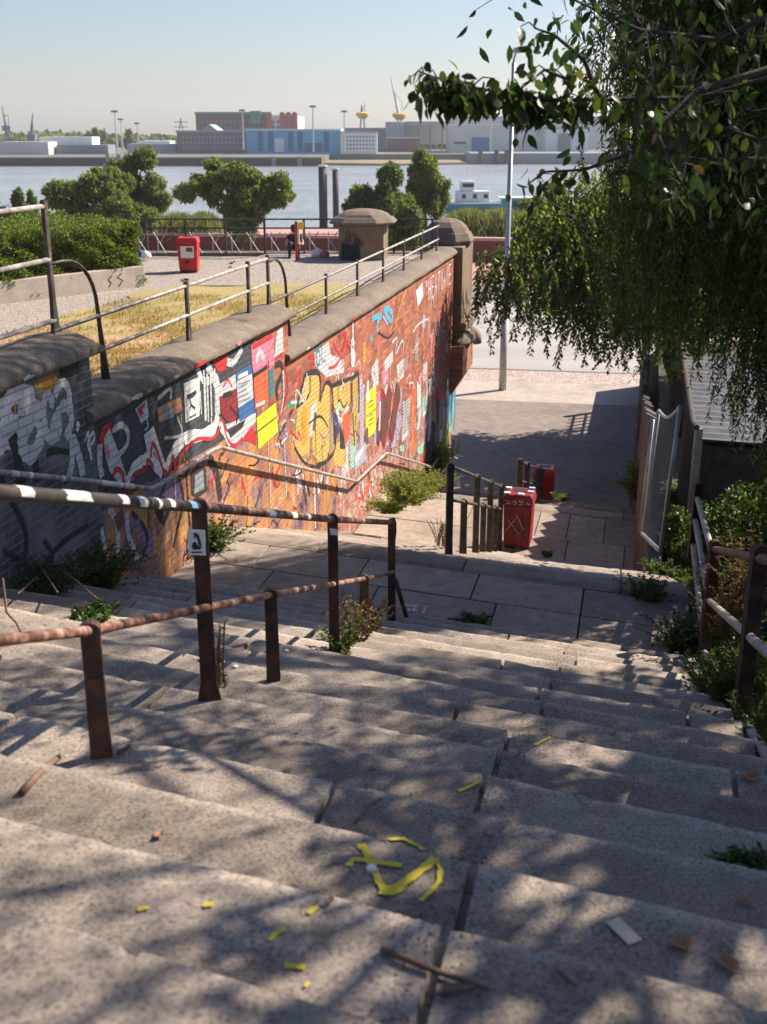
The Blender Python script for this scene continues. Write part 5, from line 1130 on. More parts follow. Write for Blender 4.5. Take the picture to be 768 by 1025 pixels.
# dolphins and buoy post in the river
for px, y0, y1, r_, lb in ((324,167,224,.62,'thick dark mooring pile in the river, left of two'),(336.5,170,218,.45,'thinner dark mooring pile in the river, right of two')):
    Y = 165; b, a = at_y(px,y1,Y), at_y(px,y0,Y); root = empty('mooring_pile', (b.x,Y,ZW), lb, 'mooring pile', 'mooring piles'); MB().tube([(0,0,-.5),(0,0,a.z-ZW)], r_, 10).build('pile', plain('tarred_steel',(.045,.03,.03),.7,.3,2), root, smooth=True)
    MB().tube([(0,0,a.z-ZW),(0,0,a.z-ZW+.25)], r_*1.15, 10).build('cap', MF['pale'], root)
    if px < 330: MB().tube([(.2,0,a.z-ZW),(.2,0,a.z-ZW+1.4)], .08, 6).build('lamp_stub', MF['yel'], root)
# boats
def boat(px, py, L_, Y, label, c_h, az, wheel=True):
    b = at_y(px, py, Y); root = empty('boat', (b.x,Y,ZW), label, 'boat', None, az); k = L_/2
    prof_ = [(-k,-1.6),(k*.55,-1.9),(k,0),(k*.55,1.9),(-k,1.6)]; n5 = 5
    v = [(x*.9,y*.75,0) for x, y in prof_]+[(x*(1.0 if x < k else 1.06),y,1.5+(.5 if x > k*.9 else 0)) for x, y in prof_]
    MB().add(v, [(0,1,2,3,4),(5,6,7,8,9)]+[(i,(i+1)%5,5+(i+1)%5,5+i) for i in range(5)]).build('hull', c_h, root)
    MB().tube([(x*(1.0 if x < k else 1.06),y,1.55+(.5 if x > k*.9 else 0)) for x, y in prof_], .12, 6).build('rubbing_strake', M['white'], root)
    if wheel:
        c = MB().box(-k*.45,k*.30,-1.1,1.1,1.5,3.5).build('cabin', M['white'], root, .2)
        for x in (-.3,-.05,.2): MB().box(k*x-.35,k*x+.35,-1.13,-1.0,2.3,3.0).build('window', M['glass'], c)
        MB().box(-k*.35,-k*.05,-.9,.9,3.5,5.1).build('wheelhouse', M['white'], root, .15); MB().box(-k*.33,-k*.07,-.95,.95,4.1,4.7).build('window_band', M['glass'], root)
        MB().tube([(-k*.2,0,5.1),(-k*.2,0,7.2)], .09, 6).build('mast', M['white'], root)
    else:
        MB().box(-k*.85,k*.6,-1.5,1.5,1.5,3.4).build('cabin', plain('teal_cabin',(.02,.26,.30),.5,.1,1), root); MB().box(-k*.9,k*.7,-1.7,1.7,3.4,3.6).build('roof', M['white'], root)
        for i in range(7): MB().box(-k*.75+i*k*.19,-k*.65+i*k*.19,-1.56,-1.45,2.2,3.0).build('window', M['glass'], root)
boat(476, 206, 15, 196, 'white and blue harbour launch moored behind the riverside trees', M['hull'], radians(8))
boat(575, 209, 26, 176, 'teal passenger ferry partly hidden behind the hanging leaves', M['hull'], radians(2), False)
pt = empty('pontoon', at_z(575, 217, ZW), 'pale floating landing stage in front of the teal ferry', 'pontoon'); MB().box(-11,12,-1.5,3,0,1.1).build('deck', M['pave'], pt, .05); MB().box(-11,12,-1.6,-1.5,.2,.5).build('fender_strip', M['wood'], pt)
mb = MB(); 
# sky is the world; haze over the river
# ================================================================ riverside trees and planting
def rtree(px0, px1, py0, py1, Y, label, mat, n=9000, bl=None, trunk=True, zb=ZR, sp=1.0):
    a, b = at_y(px0, py1, Y), at_y(px1, py0, Y); W_, Hh = (b.x-a.x)/2, (b.z-a.z)/2; cx, cz = (a.x+b.x)/2, (a.z+b.z)/2
    bl = bl or [(0,0,.2,.62,.6,.62),(-.55,.1,-.15,.45,.5,.5),(.55,-.1,-.1,.48,.5,.5),(.15,.2,.5,.4,.4,.42)]
    blobs = [(cx+q[0]*W_, Y+q[1]*W_, cz+q[2]*Hh, q[3]*W_*1.12, q[4]*W_*1.1, q[5]*Hh*1.30) for q in bl]
    return tree('riverside_tree', (cx, Y, zb), (cx+.1, Y, cz-Hh*.25), .22+W_*.02, blobs, int(n*3.6), .26*sp, .15*sp, mat, M['bark'], label, group='trees along the river', k=24, fr=(.16,.38), shell=.5, zf_=.9)
rtree(-25,42,175,240,98,'pale leafy tree at the far left edge behind the hedge',M['river2'],6000,[(-.2,0,-.3,.5,.5,.45),(.45,0,0,.32,.35,.75),(-.6,0,.2,.3,.3,.5)])
rtree(44,150,166,238,92,'broad spreading green tree behind the hedge',M['river'],12000,[(-.55,0,.1,.45,.5,.5),(.1,0,.1,.5,.5,.6),(.1,.1,.55,.35,.4,.38),(.6,0,-.4,.42,.4,.55),(-.1,0,-.5,.6,.4,.4)])
rtree(104,174,156,222,100,'rounded yellow-green tree right behind the broad one',M['river'],9000,[(.1,0,.05,.8,.8,.85),(-.4,0,.35,.45,.5,.55)])
rtree(178,299,157,243,88,'umbrella-shaped tree standing alone left of the mooring piles',M['river'],13000,[(-.1,0,.45,.52,.5,.45),(-.62,0,.15,.34,.4,.35),(.6,0,.2,.36,.4,.38),(.15,0,-.15,.5,.5,.40),(.0,0,-.6,.3,.3,.35)])
rtree(338,428,162,246,84,'dark green tree behind the domed pier',M['river2'],12000,[(.1,0,.1,.55,.6,.7),(-.55,0,-.1,.4,.5,.5),(.4,0,-.5,.5,.5,.5),(-.2,0,-.6,.6,.5,.4)])
rtree(392,456,148,232,90,'taller tree with golden-green top right of the domed pier',M['river'],9000,[(0,0,.4,.6,.6,.55),(.35,0,-.1,.55,.5,.5),(-.3,0,-.5,.6,.6,.5)])
rtree(498,590,186,262,103,'sunlit yellow-green tree beyond the flood wall behind the lamp post',M['lime'],9000,[(0,0,.35,.55,.6,.6),(-.4,0,-.3,.5,.5,.5),(.45,0,-.3,.5,.5,.6)])
rtree(585,690,170,262,108,'leafy tree beyond the flood wall, mostly hidden by the willow',M['river'],9000)
def reeds(name, cx, Y, hw, h, z, label, n):
    root = empty(name, (cx, Y, z), label, 'bush', 'bushes by the flood wall'); P = np.stack([NR.normal(size=n)*hw*.5, NR.normal(size=n)*1.0, NR.random(n)**.7*h*.8], 1); P[:,2] *= np.exp(-(P[:,0]/hw)**2*.6)
    D = NR.normal(size=(n,3))*.35; D[:,2] += 1; leaves('foliage', P, D, .8, .10, M['reed'], root)
for i, (px, hw, lb) in enumerate(((470,3.4,'feathery pale bush just right of the big gate pier'),(500,3.6,'feathery pale bush between the lamp post and the launch'),(535,3,'feathery pale bush right of the lamp post'))): c = at_y(px, 242, 97); reeds('bush', c.x, 97, hw, 3.6, ZR+.3, lb, 3500)
for px, hw, lb in ((178,2.4,'light shrub beyond the terrace railing left of the umbrella-shaped tree'),(205,2.0,'small light shrub beyond the railing behind the terrace bin')):
    c = at_y(px, 240, 97); reeds('bush', c.x, 97, hw, 2.6, ZR+.8, lb, 1500)
# ================================================================ right-hand bank
def ze(x, Y):
    xr = .78+.23*Y; s = SA*xr+SB*Y; zz = [zs(s-.9), zs(s-.45), zs(s), zs(s+.45), zs(s+.9)]; z = sum(zz)/5
    if Y < 0: z = -1.5
    d = max(0, x-xr); z += .02+.22*min(d, 4)+.05*sin(x*2.3+Y*1.1)*min(1, d)+.04*sin(Y*2.9-x)*min(1, d)
    return max(z, -8.2)
sheet('bank_ground', lambda Y: .76+.23*Y+ (0 if Y < 15.5 else -.0), lambda Y: 30, list(np.linspace(-6, 45, 150)), ze, M['soil'], 40)
MB().prism([(.9,-6),(.9+.23*15,15),(fx(45)+.1,45),(30,45),(30,-6)], ZR-1, -8.6).build('bank_base', M['soil']); bpy.data.objects['bank_base']['kind'] = 'structure'
rw = empty('retaining_wall', (fx(28),28,ZR), 'low dark brick retaining wall under the board fence at the right of the stairs', 'wall')
m = Matrix.Rotation(math.atan2(1,.2285),4,'Z'); mb = MB(); mb.box(-12.5,17.5,-.12,.12,-.3,2.0,m); mb.build('brickwork', M['wood'], rw)
# ================================================================ big trees on the bank
def fol_points(starts, lens, step, **k): return strands(starts, lens, step, 0, 0, **k)
wil = empty('willow_tree', (6.6, 13.5, ze(6.6,13.5)), 'large dark willow with hanging strands of narrow leaves filling the right side', 'tree'); WO = np.array(wil.location)
wb = [(3.4,13.4,-.3,.85,1.0,1.1),(3.35,12.2,2.2,1.35,1.3,1.7),(3.2,12.2,4.0,1.3,1.3,1.2),(4.6,12.0,3.4,1.6,1.3,1.3),(4.5,14.0,4.3,1.8,1.9,1.0),(4.9,12.6,2.4,2.0,1.4,1.6),(4.75,13.2,1.2,2.2,1.9,2.3),(6.6,13.6,2.8,3.0,2.6,2.0),(5.6,13.0,-1.2,1.75,1.8,1.7),(7.2,12.4,.3,2.2,2.2,2.4),(3.75,13.6,2.9,1.1,1.2,1.6)]
mb = MB(); pts = limb(mb, (0,0,-.2), (-.2,.1,3.8), .34, .22, .05, 6, 10)
for b_ in wb: q = limb(mb, pts[random.choice((3,4,5))], Vector(b_[:3])-wil.location, .15, .05, .12, 6, 7); [limb(mb, q[random.choice((3,4,5))], Vector(b_[:3])-wil.location+Vector((random.uniform(-1,1)*b_[3]*.8, random.uniform(-1,1)*b_[4]*.8, random.uniform(0,.8)*b_[5])), .05, .012, .15, 5, 5) for _ in range(7)]
mb.build('trunk', M['bark'], wil, smooth=True)
st = blob_pts(11500, wb, .45); st = st[(st[:,0]/st[:,1] > .172-.22*np.clip(st[:,2]/st[:,1], 0, .2)) & (st[:,0]/st[:,1] < .48)]
flo = np.interp(st[:,0], [3.3,3.7,4.3,5.2], [-2.3,-2.6,-3.3,-5.2])+NR.normal(size=len(st))*.2; ln = np.clip(NR.uniform(.5, 2.3, len(st)), .25, np.maximum(.25, st[:,2]-flo)); kk = st[:,2]-flo > .2; st = st[kk]; ln = ln[kk]; P, D, ev, ef = strands(st, ln, .05, .1, .02, drift=.10, curl=.6)
ev = [tuple(np.array(e)-WO) for e in ev]
leaves('crown', P-WO, D, NR.uniform(.5,1.25,len(P))*.088, NR.uniform(.7,1.2,len(P))*.026, M['willow'], wil, extra=(ev, ef))
print('willow', len(P))
# drooping tree lower down by the street
t2 = empty('drooping_tree', (8.1, 29.5, -7.6), 'leaning tree with drooping sunlit branches hanging over the bottom of the stairs', 'tree'); O2 = np.array(t2.location)
b2 = [(3.6,29.6,-3.4,1.25,1.3,.9),(5.2,30.4,-2.9,1.5,1.6,1.1),(6.9,31.0,-3.0,1.6,1.8,1.3),(8.3,31.5,-2.8,1.9,2.0,1.5),(6.2,31.5,-1.6,1.8,2,1.0),(10.5,33,-3.2,2.6,2.6,2.0),(9.0,37,-4.0,2.6,3.2,1.9),(12.6,38,-3.4,3.2,3.4,2.4),(4.4,30.6,-2.2,1.0,1.2,.7),(5.6,29.8,-4.2,1.3,1.2,.7),(7.0,30.0,-4.4,1.2,1.3,.8),(7.7,28.4,-4.0,1.0,.9,1.0)]
mb = MB(); pts = limb(mb, (0,0,-.3), (-.6,.6,3.4), .28, .2, .06, 6, 10)
for b_ in b2: q = limb(mb, pts[random.choice((4,5,6))], Vector(b_[:3])-t2.location+Vector((0,0,.3)), .13, .04, .08, 6, 7); [limb(mb, q[random.choice((3,4,5))], Vector(b_[:3])-t2.location+Vector((random.uniform(-1,1)*b_[3], random.uniform(-1,1)*b_[4], random.uniform(-.2,.8)*b_[5])), .04, .012, .12, 5, 5) for _ in range(5)]
mb.build('trunk', M['bark'], t2, smooth=True)
st = blob_pts(4400, b2, .5); P, D, ev, ef = strands(st, NR.uniform(.3,1.6,len(st))*np.where(st[:,0] > 6.4, .8, 1), .07, .1, .02, drift=.18, curl=.8)
leaves('crown', P-O2, D, NR.uniform(.6,1.2,len(P))*.16, NR.uniform(.7,1.2,len(P))*.075, M['lime'] if False else leaf_mat('drooping_leaf', [(0,(.025,.04,.012)),(.3,(.05,.09,.018)),(.7,(.11,.16,.028)),(1,(.22,.23,.045))], .55, .4), t2, extra=([tuple(np.array(e)-O2) for e in ev], ef))
print('drooping', len(P))
# broad-leaved tree beside the upper steps: trunk outside the frame, branches reach in
ct = empty('cherry_tree', (4.6, 4.6, ze(4.6,4.6)), 'broad-leaved tree whose leafy branches reach in from the upper right', 'tree'); CO = np.array(ct.location)
mb = MB(); pts = limb(mb, (0,0,-.2), (-.1,.2,4.3), .17, .12, .05, 6, 9)
Pc = []; Dc = []
def branch(path, r0, r1, dens, spread, start=0.0, side=True):
    V = [Vector(p) for p in path]; fine = []
    for i in range(len(V)-1):
        for k in range(8): fine.append(V[i].lerp(V[i+1], k/8))
    fine.append(V[-1]); mb.tube([p-ct.location for p in fine], [r0+(r1-r0)*i/len(fine) for i in range(len(fine))], 6)
    n = int(dens*sum((V[i+1]-V[i]).length for i in range(len(V)-1)))
    for _ in range(n):
        t = random.uniform(start, 1); p = fine[int(t*(len(fine)-1))]; q = p+Vector((random.gauss(0,1), random.gauss(0,1), random.gauss(0,.7)-.5))*spread
        if side and random.random() < .16: mb.tube([p-ct.location, (p+q)/2-ct.location+Vector((0,0,.02)), q-ct.location], [.004,.003,.002], 4)
        Pc.append(tuple(q)); Dc.append((random.gauss(0,.6), random.gauss(0,.6), -1.0+random.gauss(0,.45)))
Yb = 4.6
B_ = lambda px, py, Y: at_y(px, py, Y)
top = pts[-1]+ct.location
branch([top, B_(830,60,5.0), B_(700,98,5.0), B_(600,100,4.9), B_(545,100,4.8), B_(500,92,4.7), B_(455,84,4.6), B_(420,72,4.6)], .014, .003, 78, .045, .35)
branch([B_(600,100,4.9), B_(585,60,4.85), B_(555,35,4.8), B_(535,28,4.8)], .012, .003, 70, .07)
branch([B_(570,80,4.85), B_(545,70,4.8), B_(520,90,4.7)], .008, .003, 110, .07)
branch([B_(548,102,4.8), B_(530,120,4.8), B_(522,133,4.8)], .005, .002, 60, .035)
branch([top, B_(820,-10,5.6), B_(720,40,5.6), B_(640,30,5.5), B_(575,0,5.4)], .02, .004, 50, .22, .3)
branch([top, B_(830,120,5.3), B_(760,140,5.2), B_(700,120,5.1), B_(650,110,5.0)], .014, .004, 40, .20, .3)
branch([top, B_(800,60,4.8), B_(700,90,4.7), B_(655,130,4.6), B_(675,170,4.5), B_(686,190,4.5)], .02, .004, 24, .06, .4)
branch([B_(640,150,5.3), B_(585,170,5.3), B_(545,172,5.3), B_(528,185,5.3)], .010, .003, 85, .07)
branch([B_(780,160,5.4), B_(700,160,5.3), B_(640,150,5.3)], .012, .006, 30, .16)
branch([top, B_(830,-120,6.2), B_(720,-60,6.4), B_(600,-60,6.5), B_(560,-20,6.4)], .02, .006, 60, .28, .3)
# boughs over the steps, above and right of the frame
for i in range(22):
    a0 = Vector((random.uniform(2.6,6.5), random.uniform(2.0,9.0), random.uniform(1.6,3.6))); 
    if a0.z/a0.y < .30 and a0.x/a0.y < .36: continue
    b0 = a0+Vector((random.uniform(-1.7,.2), random.uniform(-1.0,1.0), random.uniform(-.2,.5)))
    if b0.z < .3*b0.y and b0.x/b0.y < .38: continue
    branch([top+Vector((0,0,.3)), (top+a0)/2+Vector((0,0,.4)), a0, b0], .03, .005, 150, .34, .45)
mb.build('trunk', M['bark'], ct, smooth=True)
n = len(Pc); leaves('crown', np.array(Pc)-CO, Dc, NR.uniform(.45,1.15,n)*.090, NR.uniform(.8,1.2,n)*.032, M['cherry'], ct, big=True); print('cherry', n)
# a second big crown further right shades the steps
ot = tree('shade_tree', (8.2,8.2,ze(8.2,8.2)), (8.0,8.2,1.4), .3, [(6.6,7.4,2.9,2.0,2.4,1.5),(8.6,9.4,3.4,2.6,2.6,1.8),(5.6,9.8,3.8,1.6,1.8,1.2),(8.6,6.0,2.6,2.4,2.2,1.6),(4.5,5.4,1.3,1.3,1.5,.8),(3.4,3.6,1.4,.9,1.2,.6),(7.6,11,-.2,1.6,1.6,1.3),(6.4,9.2,.3,1.2,1.3,1.0)], 26000, .11, .055, M['willow'], M['bark'], 'big shade tree on the bank to the right, shading the upper steps', k=20, fr=(.11,.24), shell=.6)
ot2 = tree('shade_tree', (15,36,-8), (15,36,-2), .4, [(12.5,34,-1.5,3.4,3.4,2.6),(15.5,38,-.5,4,4,3),(11.5,39,-2.8,3,3.4,2.2),(17,33,-1,4,4,3),(13,30,-3,3.4,3,2.4),(10.2,33.5,-4.2,1.8,2.2,1.4)], 24000, .24, .15, M['river2'], M['bark'], 'dense dark tree behind the drooping one, shading the street', k=8, fr=(.3,.45), shell=.6)
# ================================================================ weeds, shrubs
def wd(px, py, z, n, h, sp, L_, mat, label, grp=None, D=None, cat='plant', up=1.0, per=9, name='weed'):
    p = stair_hit(px, py) if z is None else at_z(px, py, z); return weed(name, (p.x, p.y, p.z-.02), n, h, sp, L_, L_*.5, M[mat], label, cat, grp, up, per)
wd(100,585,None,130,.42,.45,.038,'weed','bushy green weed clump against the grey painted wall foot, biggest on the left')
wd(45,592,None,60,.28,.5,.04,'weed','darker low weeds at the left edge below the grey wall')
wd(150,560,None,50,.50,.35,.05,'weed','thin weeds climbing the purple brick foot of the wall')
wd(212,548,None,80,.45,.45,.05,'weed','round weed clump behind the tall stickered post')
wd(95,620,None,26,.12,.22,.05,'weed','small flat green weed on the left steps')
wd(262,520,None,60,.30,.5,.05,'weed','weeds along the orange wall foot on the landing',up=1.0)
wd(300,520,None,50,.26,.5,.05,'weed','weeds at the wall foot under the golden letters')
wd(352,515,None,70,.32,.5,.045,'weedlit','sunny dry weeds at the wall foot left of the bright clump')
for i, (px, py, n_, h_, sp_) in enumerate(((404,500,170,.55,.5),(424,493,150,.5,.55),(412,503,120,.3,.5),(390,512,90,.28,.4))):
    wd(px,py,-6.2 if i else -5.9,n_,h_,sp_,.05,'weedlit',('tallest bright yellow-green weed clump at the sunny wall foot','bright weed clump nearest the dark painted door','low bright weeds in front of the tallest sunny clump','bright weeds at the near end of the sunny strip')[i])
wd(440,470,-8.4,60,.9,.5,.09,'weedlit','dry reddish weeds below the end of the wall handrail')
wd(355,640,None,26,.42,.22,.035,'dry','thin straggly weed between the two far posts of the rusty handrail')
wd(342,652,None,22,.26,.16,.03,'weed','small weed at the foot of the middle tall handrail post')
wd(222,690,None,9,.42,.10,.022,'dry','single dry seed stalk beside the tall stickered post')
wd(375,628,None,16,.35,.2,.03,'dry','wispy weed near the end of the rusty handrail')
wd(475,622,None,40,.07,.22,.04,'weed','low green weed at the edge of the landing above the steps')
wd(442,548,None,26,.62,.20,.03,'dry','dry leafless weed at the foot of the first close post')
wd(547,555,None,14,.06,.16,.05,'weed','tiny weed patch on the landing near the red bin')
wd(562,500,zl2,26,.16,.25,.05,'lime','small leafy weed beside the far red bin')
wd(648,598,None,50,.22,.4,.04,'weed','weeds spilling onto the right side of the landing')
wd(680,650,None,80,.4,.35,.04,'weed','weed clump at the foot of the second railing post')
wd(712,690,None,50,.28,.3,.035,'weed','low weeds on the right ends of the steps')
wd(658,575,None,60,.28,.3,.045,'weed','weeds at the foot of the mesh gate')
wd(742,862,None,14,.05,.11,.03,'weed','flat green weed at the right edge of the near steps')
wd(640,500,-6.9,90,.9,.5,.08,'lime','yellow-green weeds below the faded board fence')
wd(732,640,-4.3,60,.85,.45,.035,'dry','tall reddish dry stems behind the right railing')
wd(750,600,-3.9,40,.8,.4,.035,'dry','dry brown seed heads behind the nearest rail posts')
wd(764,750,-3.4,60,.3,.3,.04,'weed','green weeds at the right edge beside the nearest rail post')
wd(728,700,None,50,.4,.3,.04,'weed','weeds between the two nearest right railing posts')
for i, (x, y, r_, lb) in enumerate(((4.6,10.5,1.0,'dark shrub behind the right railing, nearest the steps'),(5.0,12.6,1.2,'dark shrub just behind the mesh gate'),(6.2,11.4,1.6,'big dark shrub under the willow'),(5.8,15.3,1.1,'dark shrub in front of the corrugated roof'),(4.6,8.2,.9,'dark low shrub at the right edge by the railing'),(6.4,9.0,1.4,'dark shrub at the far right edge'),(5.2,17.2,.8,'shrub between the mesh gate and the shed'))):
    tree('shrub', (x,y,ze(x,y)), (x,y,ze(x,y)+r_*.5), .05, [(x,y,ze(x,y)+r_*.75,r_,r_,r_*.8)], int(5200*r_), .09, .05, M['willow'], M['bark'], lb, 'shrub', 'shrubs on the right bank', k=12, fr=(.3,.45), shell=.8)
n = 30000; Y = NR.uniform(2, 26, n); x = .85+.23*Y+NR.random(n)**1.5*4; P = np.stack([x, Y, [ze(a, b) for a, b in zip(x, Y)]], 1); D = NR.normal(size=(n,3))*.6; D[:,2] += .7
tag(leaves('ground_cover', P, D, NR.uniform(.05,.14,n), NR.uniform(.03,.06,n), M['weed']), kind='stuff', label='dark ivy and low weeds covering the bank right of the steps', cat='ground cover')
# grass blades on the lawn edge
n = 60000; Y = 9+NR.random(n)**1.3*14; wd_ = NR.random(n)**1.2*4.6; x = -5.3+ML*Y-.3-wd_; tu = np.sin(x*3.1+Y*1.7)+np.sin(x*7.3-Y*5.1)+NR.normal(size=n)*.8; k = tu > -.3
x, Y = x[k], Y[k]; n = len(x); P = np.stack([x, Y, [zter(b)+.0 for b in Y]], 1); D = NR.normal(size=(n,3))*.5; D[:,2] += .8
tag(leaves('grass', P, D, NR.uniform(.04,.12,n), .012, M['blade'], fold=0), kind='stuff', label='dry ochre grass with greener tufts on the terrace behind the wall', cat='grass')
# ================================================================ litter and marks on the steps
def strip3d(mb, pts, w_):
    V = []; 
    for i, p in enumerate(pts):
        a_, b_ = pts[max(i-1,0)], pts[min(i+1,len(pts)-1)]; d = b_-a_; d.z = 0; d.normalize(); n_ = Vector((-d.y, d.x, 0)); h = w_/2*random.uniform(.7,1.3)
        V += [p+n_*h+Vector((0,0,.0001*i)), p-n_*h+Vector((0,0,.0001*i))]
    mb.add(V, [(2*i,2*i+1,2*i+3,2*i+2) for i in range(len(pts)-1)])
def mark(name, strokes, mat, w_, label, up=.005):
    mb = MB()
    for j, s_ in enumerate(strokes):
        P_ = []; 
        for i in range(len(s_)-1):
            for k in range(6): t = k/6; P_.append((s_[i][0]*(1-t)+s_[i+1][0]*t, s_[i][1]*(1-t)+s_[i+1][1]*t))
        P_.append(s_[-1]); H = [stair_hit(*q)+Vector((0,0,up+.0004*j)) for q in P_]
        strip3d(mb, H, w_ if not isinstance(w_, list) else w_[j])
    o = mb.build(name, mat); return tag(o, kind='structure')
mark('yellow_paint_sign', [[(361,846),(368,856),(374,870),(379,884),(386,893)],[(349,868),(354,861),(366,863),(385,866),(402,868)],[(386,893),(398,889),(412,880),(428,868),(436,861)],[(380,893),(392,896),(404,890)],[(436,862),(441,872),(440,884),(432,894),(421,904)],[(385,842),(404,841),(418,848),(424,853)]], M['yellow'], [.022,.018,.030,.022,.013,.013], '')
mark('yellow_paint_sign', [[(270,943),(276,936),(286,931)],[(309,916),(317,909)],[(285,968),(306,970)],[(138,912),(150,910)],[(204,908),(214,907)],[(459,793),(470,789),(480,784)],[(535,747),(543,743),(551,739)],[(306,987),(309,989)]], M['yellow'], .014, '')
mark('white_writing', [[(407,604),(405,610)],[(413,606),(406,608),(411,612)],[(419,606),(415,606),(414,612),(418,612)],[(416,609),(419,609)],[(422,607),(430,608)],[(426,607),(424,614)]], M['whitespray'], .03, '')
def at_step(px, py, dz=.004): p = stair_hit(px, py); p.z += dz; return p
def twig(pxs, r_, label, mat='twig'):
    P_ = [at_step(*q, dz=.012+.004*(i % 2)) for i, q in enumerate(pxs)]; zt__ = max(p.z for p in P_) if max(p.z for p in P_)-min(p.z for p in P_) < .1 else None
    o = MB().tube(P_, [r_*(1-.5*i/len(P_)) for i in range(len(P_))], 6).build('twig', M[mat], smooth=True); tag(o, label, 'twig')
twig([(382,955),(410,967),(440,978),(468,988),(490,995)], .009, 'long dark twig lying across the bottom steps below the yellow sign')
twig([(432,1003),(452,998),(478,991)], .008, 'short twig crossing the end of the long one')
twig([(356,826),(368,812),(382,802)], .006, 'thin reddish twig above the yellow sign')
twig([(557,974),(566,985),(578,992)], .006, 'small curved twig on the bottom step right of centre')
twig([(22,797),(40,778),(60,760)], .014, 'pale splintered stick at the left edge of the steps')
twig([(118,757),(130,750),(138,742)], .008, 'small pale stick at the foot of the nearest short post')
for i, pts_ in enumerate((((5,545),(45,590),(60,615)),((0,590),(60,580),(110,568)),((30,560),(75,600),(100,622)),((10,640),(20,655),(28,668)),((55,575),(20,610)))):
    P_ = [at_step(*q, dz=.12+.1*random.random()) for q in pts_]; tag(MB().tube([P_[0]+Vector((0,0,.2))]+P_, .007, 5).build('twig', M['twig'], smooth=True), ('long dry stem leaning over the weeds at the left edge','dry stem lying flat across the left weeds','dry stem crossing the lower left weeds','short dry stem lying on the left steps','dry stem bent back over the left weeds')[i], 'twig')
def fleaf(px, py, s, az, mat, label):
    p = at_step(px, py, .006); root = MB(); n_ = 7; v = [(0,0,0)]
    for k in range(n_): th = 2*pi*k/n_; r_ = s*(1 if k % 2 else .72); v.append((r_*cos(th)*1.25, r_*sin(th)*.8, .004+.25*s*abs(sin(th*1.5))))
    o = MB().add(v, [(0, 1+k, 1+(k+1) % n_) for k in range(n_)]).build('fallen_leaf', mat, loc=p); o.rotation_euler.z = az; o.modifiers.new('t','SOLIDIFY').thickness = .0015; return tag(o, label, 'leaf', 'fallen leaves on the steps')
lf = plain('dead_leaf', (.26,.13,.06), .7, .35, 30)
for a in ((684,948,.035,.4,'brown curled leaf on the near right step'),(728,968,.035,2,'brown leaf near the bottom right corner'),(745,905,.022,1,'small brown leaf at the right edge of the near steps'),(752,780,.05,.2,'large reddish leaf at the right edge of the steps'),(615,545+190,.02,1,'tiny leaf in the middle of the right steps'),(585,742,.02,2.2,'small dark leaf left of the right railing foot'),(160,838,.02,1.3,'small leaf on the near left steps'),(330,905,.016,.6,'tiny leaf left of the yellow sign')): fleaf(*a[:4], lf, a[4])
p = at_step(624,934,.006); o = MB().box(-.022,.022,-.045,.045,0,.003).build('paper_scrap', plain('cream_card',(.62,.50,.38),.7), loc=p); o.rotation_euler = (.06,.05,.5); tag(o, 'small cream paper scrap on the near right step', 'litter')
for px, py, lb in ((372,871,'white bottle cap inside the yellow sign'),(236,668,'pale blue crumpled litter at the foot of the tall post'),(287,652,'tiny white litter on the step behind the short post')): p = at_step(px,py,.0); o = MB().lathe([(.014,0),(.016,.004),(.014,.011),(.002,.012)], n=10).build('litter', M['paper'], loc=p); tag(o, lb, 'litter')
# grit in the joints
n = 5000; sgrit = NR.uniform(1.2, 9.6, n); 
Pg = []
for i in range(n):
    q = jq0+NR.normal()*.05 if i % 3 == 0 else NR.uniform(QL, QR); s_ = NR.uniform(1.2, 9.4)
    nos = [a for a, z in f0 if a < s_]; back = (nos[-1] if nos else 0)+abs(NR.normal())*.035+.004
    if i % 3 == 0: back = s_
    Yy = (back-SA*q)/(SA*ML+SB); Pg.append((q+ML*Yy, Yy, zs(back)+.002))
tag(leaves('grit', Pg, NR.normal(size=(n,3))+np.array([0,0,.3]), NR.uniform(.004,.014,n), .007, plain('grit_debris',(.12,.085,.06),.9,.6,40)), kind='stuff', label='fine grit and leaf crumbs gathered in the corners of the steps', cat='debris')
# small things on the terrace
def bag(px, py, Y, s, mat, label):
    p = at_z(px, py, -3.2+.02) if Y is None else at_y(px, py, Y); p.z = -3.15; o = MB().lathe([(s*.9,0),(s*1.05,s*.5),(s*.8,s*1.1),(s*.3,s*1.35),(s*.1,s*1.5)], n=12).build('bag', mat, loc=p, smooth=True); tag(o, label, 'bag')
bag(147,262,29.6,.13,M['white'],'white bag on the terrace edge beside the hedge'); bag(141,263,29.9,.14,plain('navy_cloth',(.03,.05,.12)),'dark blue bag tucked between the hedge and the white bag')
bag(318,262,29.9,.16,M['white'],'white bag on the ground left of the domed pier'); bag(325,263,29.8,.13,plain('pink_cloth',(.5,.15,.16)),'small pinkish bag beside the domed pier')
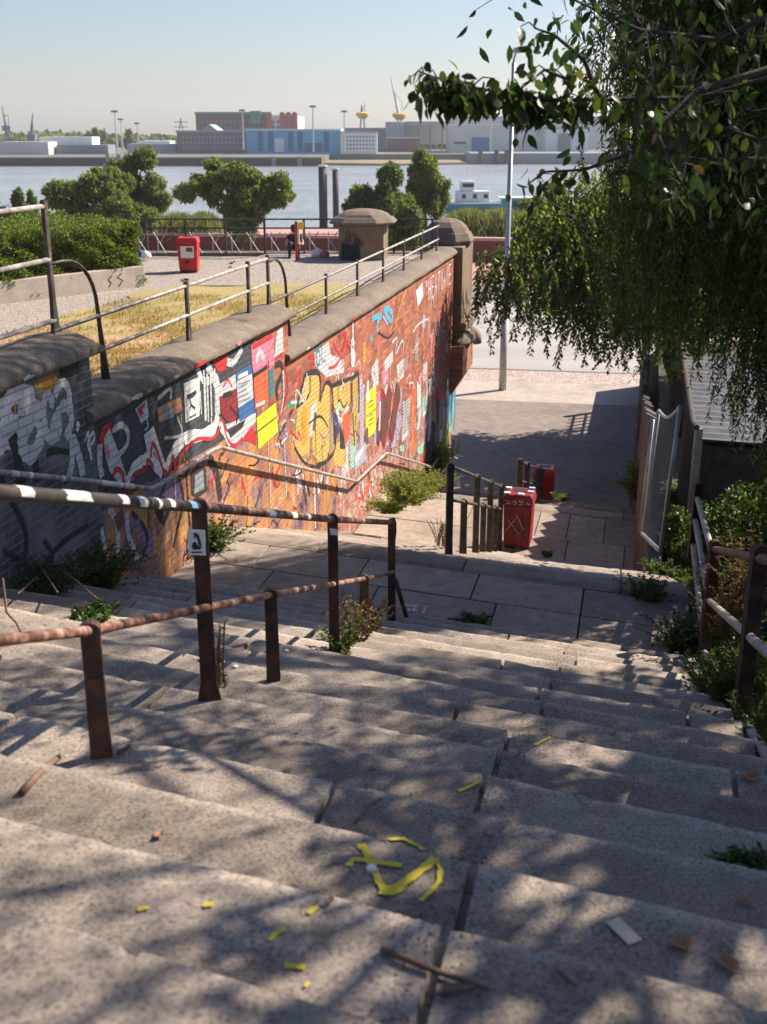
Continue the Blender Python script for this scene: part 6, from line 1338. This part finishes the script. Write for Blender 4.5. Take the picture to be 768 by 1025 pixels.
# person sitting against the railing
def person():
    p = at_z(291.5, 263.5, -3.17); root = empty('person', (p.x, 30.0, -3.17), 'person in dark clothes sitting by the red and white marker post', 'person')
    J = {'pel':(0,0,.13),'sp':(.0,.03,.33),'ch':(0,.02,.50),'nk':(0,0,.62),'hd':(0,-.03,.72),'ht':(0,-.03,.80),'kl':(-.11,-.38,.42),'kr':(.11,-.36,.44),'fl':(-.11,-.42,.04),'fr':(.12,-.44,.04),'tl':(-.12,-.56,.03),'tr':(.13,-.58,.03),'sl':(-.17,.01,.54),'sr':(.17,.01,.54),'el':(-.22,-.14,.33),'er':(.22,-.14,.33),'hl':(-.10,-.33,.40),'hr':(.10,-.33,.42)}
    R = dict(pel=.13,sp=.11,ch=.13,nk=.05,hd=.09,ht=.07,kl=.065,kr=.065,fl=.04,fr=.04,tl=.03,tr=.03,sl=.05,sr=.05,el=.04,er=.04,hl=.03,hr=.03)
    E_ = [('pel','sp'),('sp','ch'),('ch','nk'),('nk','hd'),('hd','ht'),('pel','kl'),('pel','kr'),('kl','fl'),('kr','fr'),('fl','tl'),('fr','tr'),('ch','sl'),('ch','sr'),('sl','el'),('sr','er'),('el','hl'),('er','hr')]
    ks = list(J); me = bpy.data.meshes.new('body'); me.from_pydata([J[k] for k in ks], [(ks.index(a), ks.index(b)) for a, b in E_], []); o = bpy.data.objects.new('body', me); C.objects.link(o); o.parent = root
    sk_ = o.modifiers.new('skin','SKIN'); 
    for k, sv in zip(ks, me.skin_vertices[0].data): sv.radius = (R[k], R[k]); sv.use_root = k == 'pel'
    o.modifiers.new('sub','SUBSURF').levels = 2
    t = NT('clothed_body'); sx = t.n('ShaderNodeSeparateXYZ'); t.l(t.co, sx.inputs[0]); skin = t.math('MAXIMUM', t.math('GREATER_THAN', sx.outputs[2], .60), t.math('MULTIPLY', t.math('LESS_THAN', sx.outputs[1], -.08), t.math('MULTIPLY', t.math('GREATER_THAN', sx.outputs[2], .28), t.math('GREATER_THAN', t.math('ABSOLUTE', sx.outputs[0]), .16))))
    me.materials.append(t.fin(t.mix(skin, (.03,.03,.035), (.50,.27,.18)), .7))
    MB().lathe([(.02,.85),(.085,.83),(.105,.76),(.10,.70),(.085,.66)], (0,.0,0), 14).build('hair', M['black'], root, smooth=True)
person()
# ================================================================ air
hz = MB().box(-3700, 3700, -60, 2950, ZW-3.2, 62).build('haze', None); hz['kind'] = 'stuff'
hm = bpy.data.materials.new('haze_air'); hm.use_nodes = True; t = hm.node_tree; t.nodes.remove(t.nodes['Principled BSDF']); pv = t.nodes.new('ShaderNodeVolumePrincipled')
pv.inputs['Color'].default_value = (.90,.95,1,1); pv.inputs['Density'].default_value = .00022; pv.inputs['Anisotropy'].default_value = .3; t.links.new(pv.outputs[0], t.nodes['Material Output'].inputs['Volume']); hz.data.materials.append(hm)
